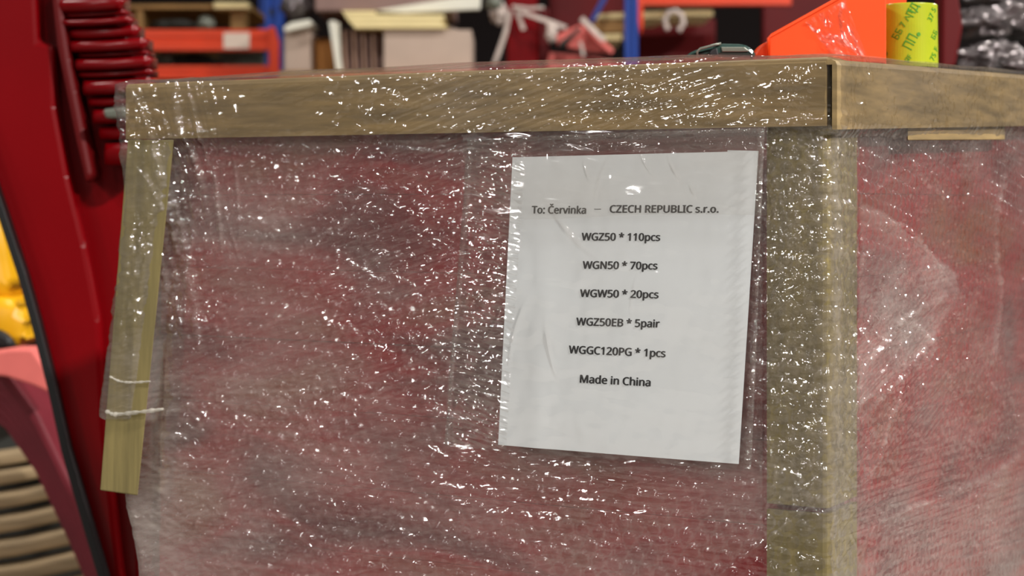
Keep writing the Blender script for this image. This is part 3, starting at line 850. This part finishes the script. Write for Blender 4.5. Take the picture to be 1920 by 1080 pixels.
def roll_mark(body, px, py, size, ang, sx=1.0):
    me = text_mesh(body, 0.01)
    ca, sa = math.cos(math.radians(ang)), math.sin(math.radians(ang))
    off_ = parent_loc(roll)
    for v in me.vertices:
        x = v.co.x * size * sx; y = v.co.y * size
        v.co = on_roll(px + x * ca - y * sa * -1 * -1, py - (x * sa + y * ca)) - off_
    me.materials.clear(); me.materials.append(M['tape_ink'])
    o = bpy.data.objects.new('printed_mark', me); COL.objects.link(o); o.parent = roll
roll_mark('ББ 7 ∧ F', 1684, 76, 17, 62); roll_mark('ПП', 1708, 96, 26, 62, .8); roll_mark('●', 1724, 70, 10, 62)
roll_mark('ПД', 1712, 34, 22, 62, .8); roll_mark('ЯF', 1704, 118, 13, 62); roll_mark('37 5', 1750, 42, 16, 62)
roll_mark('ББ', 1758, 76, 15, 62); roll_mark('75 F', 1755, 116, 16, 62); roll_mark('m', 1661, 36, 14, 62); roll_mark('●', 1664, 110, 16, 62)

# orange plastic tray/scoop leaning in front of the roll
YO = 1.50
pts = [(1441, 112), (1441, 72), (1447, 66), (1566, 0), (1600, -20), (1662, -24), (1662, 119)]
scoop = empty('plastic_scoop', P(1550, 119, YO), 'bright orange plastic scoop with a sloping top rim beside the tape roll', 'scoop')
frombm('side_wall', pxprism(pts, YO, 0.004, 0.0012), M['orange'], scoop)
rim_pts = [P(1441, 112, YO), P(1441, 72, YO), P(1447, 66, YO), P(1566, 0, YO), P(1600, -20, YO), P(1660, -23, YO)]
frombm('rim', tube_bm(rim_pts, 0.0016, 8), M['orange'], scoop, True)
frombm('end_wall', pxprism([(1655, -22), (1662, -22), (1662, 119), (1655, 119)], YO + .004, 0.12, 0.0012), M['orange'], scoop)
frombm('far_wall', pxprism([(1700, -35), (1640, -35), (1560, 8), (1560, 104), (1700, 104)], YO + .124, 0.004, 0.0012), M['orange'], scoop)
frombm('bottom', pxprism([(1441, 113), (1441, 118), (1662, 122), (1662, 117)], YO + .002, 0.12, 0.0008), M['orange'], scoop)
lipp = [P(a, b, YO + .01) for a, b in [(1418, 96), (1424, 88), (1432, 81), (1441, 78), (1446, 84)]]
frombm('handle_tab', pxprism([(1416, 98), (1424, 86), (1434, 79), (1443, 77), (1443, 108), (1416, 108)], YO + .006, 0.02, 0.002), M['orange'], scoop)
# scrap of film draped over the scoop
def drape(name, c, Yd, m, parent, n1=40, n2=50, amp=.0015):
    fld = field(n2, n1, 0.002, 0.002, 0.012, 0.005)
    pos = np.zeros((n2, n1, 3)); S_ = np.zeros((n2, n1)); Z_ = np.zeros((n2, n1))
    for j in range(n2):
        for i in range(n1):
            a, b = i / (n1 - 1), j / (n2 - 1)
            q = Vector((*c[0], 0)).lerp(Vector((*c[1], 0)), a).lerp(Vector((*c[3], 0)).lerp(Vector((*c[2], 0)), a), b)
            yy = Yd - 0.004 + amp * fld[j, i]
            pos[j, i] = P(q.x, q.y, yy); S_[j, i] = a * .04; Z_[j, i] = -b * .05
    return sheet_mesh(name, S_, Z_, pos, m, parent, {'layers': np.full((n2, n1), .5)})
M['drape'] = film_material('draped_film', 0.01, 0.12, 0.08, 1.6, [(120, 40, 0.1, 0.002), (300, 90, -0.3, .001)], streak=False)
fl = drape('film_scrap', [(1510, 40), (1585, 0), (1625, 104), (1560, 106)], YO, M['drape'], None)
tag(fl, 'clear wrinkled film scrap hanging down the orange scoop', 'film')

# dark green hand tool (strapping cutter) lying on the load
YT = 1.48
tool = empty('hand_tool', P(1350, 108, YT), 'dark green hand tool with a metal nose lying on the load behind the top board', 'tool')
body = [(1342, 106), (1336, 96), (1341, 84), (1350, 81), (1394, 82), (1408, 88), (1418, 99), (1416, 107)]
frombm('body', pxprism(body, YT, 0.035, 0.003), M['tool'], tool)
frombm('nose', pxprism([(1284, 108), (1290, 100), (1310, 91), (1326, 87), (1344, 84), (1346, 107)], YT + .004, 0.026, 0.003), M['tool'], tool)
frombm('guard', tube_bm([P(a, b, YT - .001) for a, b in [(1308, 108), (1307, 97), (1313, 91), (1326, 88), (1340, 84), (1352, 81.5)]], 0.0011, 8), M['steel'], tool, True)
frombm('trigger', pxprism([(1330, 100), (1335, 92), (1345, 90), (1348, 104), (1333, 106)], YT - .003, 0.006, 0.001), M['black'], tool)
frombm('side_plate', pxprism([(1352, 88), (1396, 88), (1404, 94), (1404, 97), (1354, 97)], YT - .0015, 0.003, 0.0006), M['steel'], tool)

# ------------------------------------------------------------------ tall red stack at left
YS = 2.15
RS = empty('red_tray_stack', (P(150, 540, YS).x, YS + .2, 0), 'tall stack of glossy red moulded trays with a black edge strip left of the load', 'tray')
side = [(-60, -40), (-60, 230), (8, 405), (60, 590), (122, 850), (196, 1090), (250, 1400), (262, 1400), (258, 300), (252, 120), (232, 70), (205, 10), (190, -40)]
frombm('side_panel', pxprism(side, YS + 0.05, 0.08, 0.004), M['red'], RS)
tr = [P(x, y, YS + .045) for x, y in [(-60, 215), (-25, 320), (2, 400), (40, 515), (64, 600), (98, 735), (122, 845), (155, 960), (192, 1085), (250, 1400)]]
def flat_strip(pts, w, Yd, dep):
    L_ = []; R_ = []
    for i, (x, y) in enumerate(pts):
        a = Vector(pts[max(0, i - 1)]); b = Vector(pts[min(len(pts) - 1, i + 1)]); t = (b - a).normalized()
        L_.append((x - t.y * w, y + t.x * w)); R_.append((x + t.y * w, y - t.x * w))
    return pxprism(L_ + R_[::-1], Yd, dep, 0.0015)
frombm('edge_strip', flat_strip([(-60, 215), (-25, 320), (2, 400), (40, 515), (64, 600), (98, 735), (122, 845), (155, 960), (192, 1085), (250, 1400)], 8, YS - .004, .02), M['black'], RS)
# flat panel at the upper left, proud of the side, with a deep groove to its right
frombm('front_panel', pxprism([(-60, -40), (66, -40), (72, 78), (100, 84), (104, 200), (128, 330), (160, 460), (186, 600), (196, 800), (226, 1080), (300, 1400), (250, 1400), (192, 1085), (155, 960), (122, 845), (98, 735), (64, 600), (40, 515), (2, 400), (-60, 215)], YS + .02, .035, .006), M['red'], RS)
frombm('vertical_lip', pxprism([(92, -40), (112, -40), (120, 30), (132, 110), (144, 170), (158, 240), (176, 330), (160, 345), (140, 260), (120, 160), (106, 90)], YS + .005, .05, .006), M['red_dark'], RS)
ribs = [(-30, -6, 110, 222), (-2, 24, 112, 240), (26, 34, 112, 248), (38, 50, 120, 256), (54, 74, 128, 268), (78, 98, 136, 284), (102, 108, 150, 288), (112, 132, 146, 292), (136, 146, 150, 294), (152, 178, 160, 296), (184, 200, 170, 296), (206, 232, 178, 296), (238, 262, 190, 300), (268, 310, 200, 300)]
for i, (y0, y1, x0, x1) in enumerate(ribs):
    m_ = M['red']
    outw = 0.012 * (i % 2)
    bm = bmesh.new()
    n = 16; fr_, bk_ = [], []
    rows2 = []
    for a in range(n + 1):
        t = a / n; x = x0 + (x1 - 12 - x0) * t
        sag = 7 * t * t
        bulge = -0.030 * math.sin(t * math.pi * 0.55) - outw
        ring = []
        for k2 in range(8):
            q = 2 * math.pi * k2 / 8
            yy = (y0 + y1) / 2 - sag + (y1 - y0) / 2 * max(-1, min(1, 1.3 * math.sin(q)))
            pp = P(x, yy, YS + 0.03 + bulge)
            pp.y += -0.012 * math.cos(q) if math.cos(q) > 0 else 0.05
            ring.append(bm.verts.new(pp))
        rows2.append(ring)
    for a in range(n):
        for k2 in range(8):
            bm.faces.new((rows2[a][k2], rows2[a][(k2 + 1) % 8], rows2[a + 1][(k2 + 1) % 8], rows2[a + 1][k2]))
    bm.faces.new(rows2[0]); bm.faces.new(rows2[-1][::-1])
    bmesh.ops.recalc_face_normals(bm, faces=bm.faces)
    frombm('tray_rim', bm, m_, RS, True)
frombm('clasp', pxprism([(192, 204), (240, 198), (240, 222), (196, 222)], YS - .03, .03, .004), M['steel'], RS)

# ------------------------------------------------------------------ low things at the far left
Yg = 3.2
# stack of grey wooden slats (an old pallet seen from its end)
pal = empty('slatted_pallet', P(40, 1080, Yg) * 1 - Vector((0, 0, P(40, 1080, Yg).z)), 'weathered wooden slatted crate at the bottom left corner', 'crate')
ys = [856, 892, 936, 982, 1030, 1080, 1132]
for i, y in enumerate(ys):
    hgt = 26 + i * 1.5
    c = [(-60, y + 30), (-60, y + 30 - hgt), (40, y + 16 - hgt), (180, y - 16 - hgt), (180, y - 18), (40, y + 12)]
    frombm('slat', pxprism(c, Yg - i * .03, 0.08, 0.006), M['slat'], pal)
frombm('crate_side', pxprism([(-60, 850), (200, 830), (200, 1500), (-60, 1500)], Yg + .1, 0.3, 0.01), M['dark_clutter'], pal)
# red sheets leaning, seen edge on
Yr = 2.75
rs = empty('red_sheet_stack', P(60, 1080, Yr) - Vector((0, 0, P(60, 1080, Yr).z)), 'slanting stack of dull red sheets behind the black edge strip', 'sheets')
for i in range(6):
    a = i * 17
    c = [(-60, 640 + a * 1.1), (-60, 665 + a * 1.1), (60, 790 + a * 1.15), (150, 960 + a * 1.2), (240, 1180 + a), (250, 1160 + a), (160, 930 + a), (130, 840 + a * .7), (66, 738 + a * .9)]
    c = [(-60, 655 + a), (-60, 669 + a), (10, 720 + a), (66, 800 + a), (128, 930 + a), (200, 1100 + a), (230, 1180 + a), (236, 1160 + a), (206, 1080 + a), (134, 908 + a), (72, 778 + a), (14, 700 + a)]
    frombm('sheet', pxprism(c, Yr + 0.01 * i, 0.25, 0.003), M['red_sheet'], rs)
fp = frombm('foam_sheet', pxprism([(-60, 668), (-60, 700), (10, 706), (60, 722), (100, 740), (84, 690), (60, 655), (20, 655)], Yr - .09, 0.07, 0.004), M['pink'])
tag(fp, 'salmon pink foam sheet lying on the slanting red sheets', 'foam')
yb = empty('yellow_cover', P(0, 655, Yr + .05), 'yellow plastic machine cover at the left edge above the pink foam', 'cover')
frombm('upper_shell', pxprism([(-60, 380), (-10, 400), (6, 470), (14, 520), (24, 560), (-60, 570)], Yr + .05, .2, .02), M['yellow'], yb, True)
frombm('lower_shell', pxprism([(-60, 560), (20, 556), (40, 585), (50, 620), (36, 655), (-60, 655)], Yr + .03, .22, .02), M['yellow'], yb, True)
frombm('rubber_foot', pxprism([(-60, 612), (0, 618), (22, 634), (26, 656), (-60, 656)], Yr + .02, .05, .008), M['black'], yb)

# ------------------------------------------------------------------ racks
YK = 6.0
rack = empty('pallet_rack', (P(400, 0, YK).x, YK, 0), 'storage rack with two orange beams and a blue upright behind the red trays', 'rack')
def beam(y0, y1, x0, x1, Yd, parent, name='beam'):
    a = P(x0, y1, Yd); b = P(x1, y0, Yd); h = b.z - a.z
    # boxed beam with a step along its top
    prof = [(0, 0), (0, h * .34), (.006, h * .40), (.006, h * .58), (0, h * .64), (0, h), (.05, h), (.05, 0)]
    fr_ = [Vector((a.x, Yd + q, a.z + w)) for q, w in prof]; bk_ = [Vector((b.x, Yd + q, a.z + w)) for q, w in prof]
    return frombm(name, prism_bm(fr_, bk_, 0.0), M['rack_orange'], parent)
b1 = beam(55, 94, 100, 517, YK, rack)
lab = frombm('location_label', pxbox(419, 61, 468, 91, YK - .003, .002), M['label'], b1)
beam(123, 147, 100, 517, YK, rack)
frombm('beam_connector', pxprism([(504, 50), (513, 50), (523, 78), (523, 147), (504, 147)], YK - .01, .05, .003), M['rack_orange'], rack)
def upright(x0, x1, Yd, parent):
    a = P(x0, 0, Yd).x; b = P(x1, 0, Yd).x; w = b - a
    bm = bmesh.new()
    prof = [(0, 0.07), (0, 0), (w * .35, 0), (w * .4, .012), (w * .6, .012), (w * .65, 0), (w, 0), (w, .07), (w * .9, .07), (w * .9, .02), (w * .1, .02), (w * .1, .07)]
    lo = [Vector((a + q, Yd + r, 0)) for q, r in prof]; hi = [Vector((a + q, Yd + r, 3.2)) for q, r in prof]
    return frombm('upright', prism_bm(lo, hi), M['rack_blue'], parent)
upright(497, 529, YK + .01, rack)
for sy in range(8):
    z = 1.55 + sy * 0.08
    a = P(505, 0, YK).x
    frombm('slot', box_bm(a + .0, a + .012, YK + .006, YK + .012, z, z + .025), M['black'], rack)
frombm('deck_board', box_bm(P(100, 0, YK).x, P(500, 0, YK).x, YK + .05, YK + 1.0, P(0, 60, YK).z - .01, P(0, 57, YK).z), M['wood'], rack)
upright(486, 496, YK + .9, rack)

# wooden pallet and parts stored on the first rack
wp = empty('wooden_pallet', P(350, 57, YK + .1), 'brown wooden pallet stored on the top of the orange beam', 'pallet')
frombm('top_board', pxbox(225, 8, 470, 17, YK + .12, .6, .004), M['wood'], wp)
frombm('bottom_board', pxbox(225, 26, 340, 33, YK + .42, .3, .004), M['wood'], wp)
for x0, x1 in ((255, 268), (432, 458)):
    frombm('block', pxbox(x0, 17, x1, 57, YK + .13, .1, .004), M['wood'], wp)
frombm('top_board', pxbox(400, 4, 466, 16, YK + .08, .1, .004), M['foam'], wp)
def lump(name, cx, cy, rx, ry, Yd, m, label, cat, seed=0, rough=.25, group=None):
    bm = bmesh.new(); bmesh.ops.create_icosphere(bm, subdivisions=4, radius=1)
    c = P(cx, cy, Yd); sx = rx / F * Yd; sz = ry / F * Yd
    for v in bm.verts:
        q = v.co.copy()
        r_ = 1 + rough * mnoise.noise(q * 2.2 + Vector((seed, 0, 0))) + rough * .5 * mnoise.noise(q * 6 + Vector((0, seed, 0)))
        r_ -= rough * .6 * abs(mnoise.noise(q * 3.7 + Vector((seed, seed, 0))))
        v.co = c + Vector((q.x * sx * r_, q.y * (sx + sz) * .5 * r_, max(-.8, q.z) * sz * r_))
    o = frombm(name, bm, m, None, True)
    return tag(o, label, cat, group)
lump('parts_bag', 326, 46, 40, 10, YK + .12, M['dark_clutter'], 'dark heap of small parts between the pallet blocks on the rack', 'parts bag', 1)
lump('plastic_bag', 386, 44, 18, 14, YK + .12, M['steel'], 'pale bag of parts under the pallet on the rack', 'bag', 2)
lump('parts_bag', 360, 112, 44, 12, YK + .2, M['dark_clutter'], 'dark heap of parts between the two orange beams', 'parts bag', 5)
lump('plastic_bag', 312, 108, 16, 14, YK + .18, M['steel'], 'grey bag at the left between the two orange beams', 'bag', 3)
gb = empty('grey_tub', P(445, 122, YK + .2), 'grey green storage tub between the two orange beams near the upright', 'tub')
frombm('tub_body', pxprism([(412, 104), (498, 108), (492, 124), (420, 124)], YK + .2, .3, .01), M['steel'], gb)
frombm('tub_rim', pxbox(408, 99, 500, 105, YK + .19, .32, .004), M['steel'], gb)

# shelf goods between the racks ------------------------------------------
YB = 5.2
def carton(name, x0, y0, x1, y1, Yd, dep, m, label, flaps=True, tape=True):
    o = empty(name, P((x0 + x1) / 2, y1, Yd), label, 'box')
    frombm('carton_body', pxbox(x0, y0, x1, y1, Yd, dep, .006), m, o)
    if flaps:
        a = P(x0, y0, Yd); b = P(x1, y0, Yd)
        frombm('lid_flap', box_bm(a.x, b.x, Yd, Yd + dep * .49, a.z, a.z + .004), m, o)
        frombm('lid_flap', box_bm(a.x, b.x, Yd + dep * .51, Yd + dep, a.z, a.z + .004), m, o)
    return o
# support table for these goods
tb = empty('work_table', (P(700, 0, YB).x, YB + .4, 0), 'table carrying the cardboard boxes and sheets behind the load', 'table')
ztb = P(0, 134, YB).z
frombm('table_top', box_bm(P(525, 0, YB).x, P(900, 0, YB).x, YB - .02, YB + .9, ztb - .05, ztb), M['wood'], tb)
for xx in (P(540, 0, YB).x, P(885, 0, YB).x):
    for yy in (YB + .03, YB + .85):
        frombm('leg', box_bm(xx - .03, xx + .03, yy - .03, yy + .03, 0, ztb - .05, .004), M['steel'], tb)
big = empty('cardboard_box', P(800, 134, YB + .05), 'pale grey brown cardboard box with an open flap behind the load', 'box')
frombm('front_panel', pxbox(720, 56, 884, 134, YB + .05, .006), M['card_grey'], big)
frombm('side_panel', pxbox(876, 56, 884, 134, YB + .056, .4), M['card_grey'], big)
frombm('lid_flap', pxprism([(740, 43), (834, 46), (876, 62), (740, 62)], YB + .43, .005), M['card_grey'], big)
frombm('back_panel', pxbox(722, 60, 880, 134, YB + .45, .006), M['card_grey'], big)
ORD = ['first', 'second', 'third', 'fourth', 'fifth', 'sixth', 'seventh', 'eighth']
for i in range(8):
    x = 642 + i * 9.0
    o = frombm('cardboard_sheet', pxprism([(x, 56), (x + 5.5, 56), (x + 8, 134), (x + 2.5, 134)], YB + .08 + (i % 2) * .02, .30, .001), M['card_dark'] if i % 2 else M['sheet_edge'])
    tag(o, ('lighter' if i % 2 == 0 else 'darker') + ' upright cardboard sheet, ' + ORD[i] + ' counted from the slanted white board', 'cardboard', 'upright cardboard sheets beside the pale box')
o = frombm('white_board', pxprism([(616, 40), (628, 38), (642, 132), (630, 132)], YB + .03, .02, .002), M['white'])
tag(o, 'white board standing slanted left of the cardboard sheets', 'board')
o = frombm('white_board', pxprism([(628, 42), (636, 42), (638, 100), (640, 132), (634, 132)], YB + .055, .02, .001), M['white'])
tag(o, 'narrow white board just behind the slanted white board', 'board')
# cream foam sheets piled on top
for i, (x0, y0, x1, y1, s_) in enumerate([(640, 20, 702, 26.4, 0), (645, 27, 832, 35.4, 0), (652, 36, 828, 44.4, 0), (660, 45, 834, 53, 0)]):
    o = frombm('foam_sheet', pxprism([(x0, y0), (x1, y0 + s_), (x1 + 2, y1 + s_), (x0 + 5, y1)], YB + .03, .34, .0015), M['foam'])
    tag(o, ['small cream foam sheet on the very top left of the pile', 'uppermost full cream foam sheet of the pile over the boxes', 'middle cream foam sheet of the pile over the boxes', 'lowest cream foam sheet of the pile over the boxes'][i], 'foam')
carton('cardboard_box', 590, -60, 850, 21, YB + .12, .4, M['card_dark'], 'dull mauve cardboard box at the top of the pile over the foam sheets', flaps=False)
o = frombm('white_board', pxprism([(700, 20), (850, -4), (902, -8), (900, 17), (760, 24)], YB + .08, .03, .002), M['white'])
tag(o, 'white board projecting under the mauve box at the top', 'board')
carton('cardboard_box', 589, 74, 630, 134, YB + .2, .3, M['card_brown'], 'small orange brown cardboard box in the shade left of the white boards')
carton('cardboard_box', 532, 60, 584, 134, YB + .15, .3, M['card_grey'], 'grey cardboard box right of the blue upright', flaps=True)
o = frombm('folded_sack', pxprism([(530, 52), (545, 42), (580, 36), (586, 42), (580, 50), (535, 60)], YB + .1, .2, .004), M['white'])
tag(o, 'folded white sack lying on the grey box beside the upright', 'sack')
lump('plastic_bundle', 556, 12, 30, 26, YB + .3, M['foil'], 'grey plastic bundle at the top right of the blue upright', 'bundle', 8)
lump('plastic_bundle', 925, 6, 16, 14, YB + .3, M['steel'], 'small grey bundle right of the white board end', 'bundle', 9)

# red goods in the middle ---------------------------------------------------
YM = 5.6
for i, (x0, y0, x1, y1, Yd, mm, lab_) in enumerate([
    (950, -40, 1008, 1040, YM, 'red', 'tall red panel standing under the hanging white film strips'),
    (1008, 14, 1030, 1040, YM + .08, 'red_dark', 'narrow dark red panel between the bright red panel and pink foam'),
    (1196, 34, 1342, 1040, YM + .5, 'red_dark', 'wide dark red panel between the blue upright and the dark gap'),
    (1430, -40, 1560, 1040, YM + .5, 'red_dark', 'dark red panel behind the orange scoop'),
    (1030, -40, 1170, 60, YM + .6, 'red_dark', 'dark red panel high up behind the pink foam')]):
    if y1 > 1000: y1 = HOR + CZ * F / Yd
    o = frombm('red_board', pxbox(x0, y0, x1, y1, Yd, .04, .008), M[mm]); tag(o, lab_, 'panel')
def stick(name, pts, w, Yd, m, label, cat='strip'):
    o = frombm(name, flat_strip(pts, w, Yd, .004), m); return tag(o, label, cat)
M['strip'] = simple('hanging_film', rgb(206, 190, 180), 0.3, 0.2, 14, bump=.3)
stick('film_strip', [(956, 20), (948, 60), (936, 95), (926, 122)], 4.5, YM - .05, M['strip'], 'long pale film strip hanging left of the red panel')
stick('film_strip', [(966, 12), (974, 34), (982, 56)], 4, YM - .06, M['strip'], 'short white film strip dangling before the red panel')
stick('film_strip', [(960, 12), (990, 16), (1020, 14)], 3, YM - .07, M['strip'], 'pale film strip stretched across the top of the red panel')
stick('film_strip', [(976, 22), (1010, 34), (1040, 44), (1062, 52)], 4, YM - .08, M['strip'], 'pale film strip sloping from the red panel to the pink foam')
lump('film_knot', 936, 26, 16, 24, YM - .02, M['strip'], 'crumpled knot of pale film left of the red panel', 'film', 12, .5)
lump('film_knot', 1034, 62, 10, 20, YM - .1, M['strip'], 'crumpled film on the left end of the pink foam', 'film', 13, .5)
for i, (c, lab_) in enumerate([
    ([(1026, 118), (1030, 98), (1100, 104), (1165, 118), (1165, 130), (1026, 130)], 'flat pink foam block lowest in the pink heap'),
    ([(1040, 66), (1088, 46), (1098, 50), (1066, 78), (1046, 84)], 'pink foam piece leaning at the upper left of the heap'),
    ([(1062, 88), (1090, 52), (1100, 54), (1130, 76), (1150, 100), (1110, 98)], 'peaked pink foam piece in the middle of the heap'),
    ([(1096, 50), (1106, 52), (1152, 94), (1146, 102), (1120, 80)], 'pink foam strip sloping down to the right on the heap')]):
    o = frombm('foam_block', pxprism(c, YM - .1 + .055 * (3 - i), .05, .004), M['pink']); tag(o, lab_, 'foam')
stick('strap', [(1050, 84), (1072, 66), (1088, 52)], 4, YM - .12, M['dark_clutter'], 'dark strap across the pink foam heap', 'strap')
stick('film_strip', [(1090, 34), (1106, 50), (1122, 66), (1134, 76)], 5, YM - .14, M['strip'], 'bright white film twist on top of the pink heap')
stick('film_strip', [(1088, 78), (1092, 94), (1094, 106)], 3, YM - .14, M['strip'], 'thin pale film tail on the front of the pink heap')

crate_ = empty('storage_crate', (P(1100, 0, YM).x, YM - .1, 0), 'dark crate carrying the pink foam heap', 'crate')
c0 = P(1034, 131, YM - .12); c1 = P(1168, 131, YM - .12)
frombm('crate_body', box_bm(c0.x, c1.x, YM - .12, YM + .12, 0, c0.z - .012, .004), M['dark_clutter'], crate_)
frombm('crate_lid', box_bm(c0.x, c1.x + .004, YM - .125, YM + .125, c0.z - .012, c0.z), M['dark_clutter'], crate_)
# second rack
rack2 = empty('pallet_rack', (P(1183, 0, YK + .3).x, YK + .3, 0), 'storage rack with a single blue upright and an orange beam above the dark red panel', 'rack')
upright(1172, 1196, YM - .02, rack2)
beam(-18, 9, 1196, 1484, YM + .1, rack2)
frombm('brace', flat_strip([(1142, -20), (1128, 6), (1110, 40)], 5, YM + .07, .03), M['rack_blue'], rack2)
frombm('beam_connector', pxprism([(1196, 0), (1206, 0), (1206, 46), (1202, 66), (1196, 40)], YM - .01, .04, .003), M['rack_orange'], rack2)
for i, (x0, y0, x1, y1, lab_, mm) in enumerate([
    (1116, 24, 1242, 36, 'top cream foam sheet of the pile crossing the blue upright', 'foam'),
    (1112, 37, 1180, 62, 'brown board in the foam pile left of the blue upright', 'wood'),
    (1126, 63, 1166, 76, 'short cream foam sheet lowest in the pile left of the blue upright', 'foam'),
    (1242, 17, 1338, 30, 'yellowish wrapped foam roll below the orange beam', 'foam')]):
    sk = 8 if i == 0 else 2
    o = frombm('foam_sheet' if mm == 'foam' else 'brown_board', pxprism([(x0 + sk, y0 + 2), (x1, y0 - 4 if i == 0 else y0), (x1, y1 - (2 if i == 0 else 0)), (x0, y1)], YM + .15, .3, .004), M[mm]); tag(o, lab_, 'foam' if mm == 'foam' else 'board')
bmr = tube_bm([P(1264 + 17 * math.cos(a), 40 + 19 * math.sin(a), YM + .08) for a in [2.2 + 5.2 * k / 24 for k in range(25)]], lambda t: .008 * (1 + .3 * math.sin(t * 40)), 7)
tag(frombm('film_loop', bmr, M['strip'], None, True), 'loop of pale film hanging over the dark red panel', 'film')
o = frombm('red_board', pxprism([(1768, -60), (1790, -60), (1806, 50), (1792, 124), (1766, 128)], 2.6, .05, .004), M['red_dark'])
tag(o, 'dark red panel edge between the tape roll and silver bundle', 'panel')
# silver bundle of wrapped goods
sb_ = empty('bag_crate', (P(1900, 0, 3.0).x, 3.0, 0), 'dark crate under the silver bags at the right edge', 'crate')
frombm('crate_body', box_bm(P(1800, 0, 2.9).x, P(2060, 0, 2.9).x, 2.78, 3.3, 0, P(0, 142, 2.9).z, .01), M['dark_clutter'], sb_)
for i, (cx, cy, rx, ry, yy, lab_) in enumerate([
    (1880, 40, 84, 34, 3.0, 'middle silver plastic bag of the pile at the right edge'),
    (1868, 108, 74, 30, 2.9, 'lower silver plastic bag of the pile at the right edge'),
    (1890, -12, 90, 26, 3.1, 'top silver plastic bag of the pile at the right edge'),
    (1930, 124, 50, 22, 2.75, 'small bright silver bag in front at the right edge')]):
    lump('silver_bag', cx, cy, rx, ry, yy, M['foil'], lab_, 'bag', 20 + i * 3, .55)
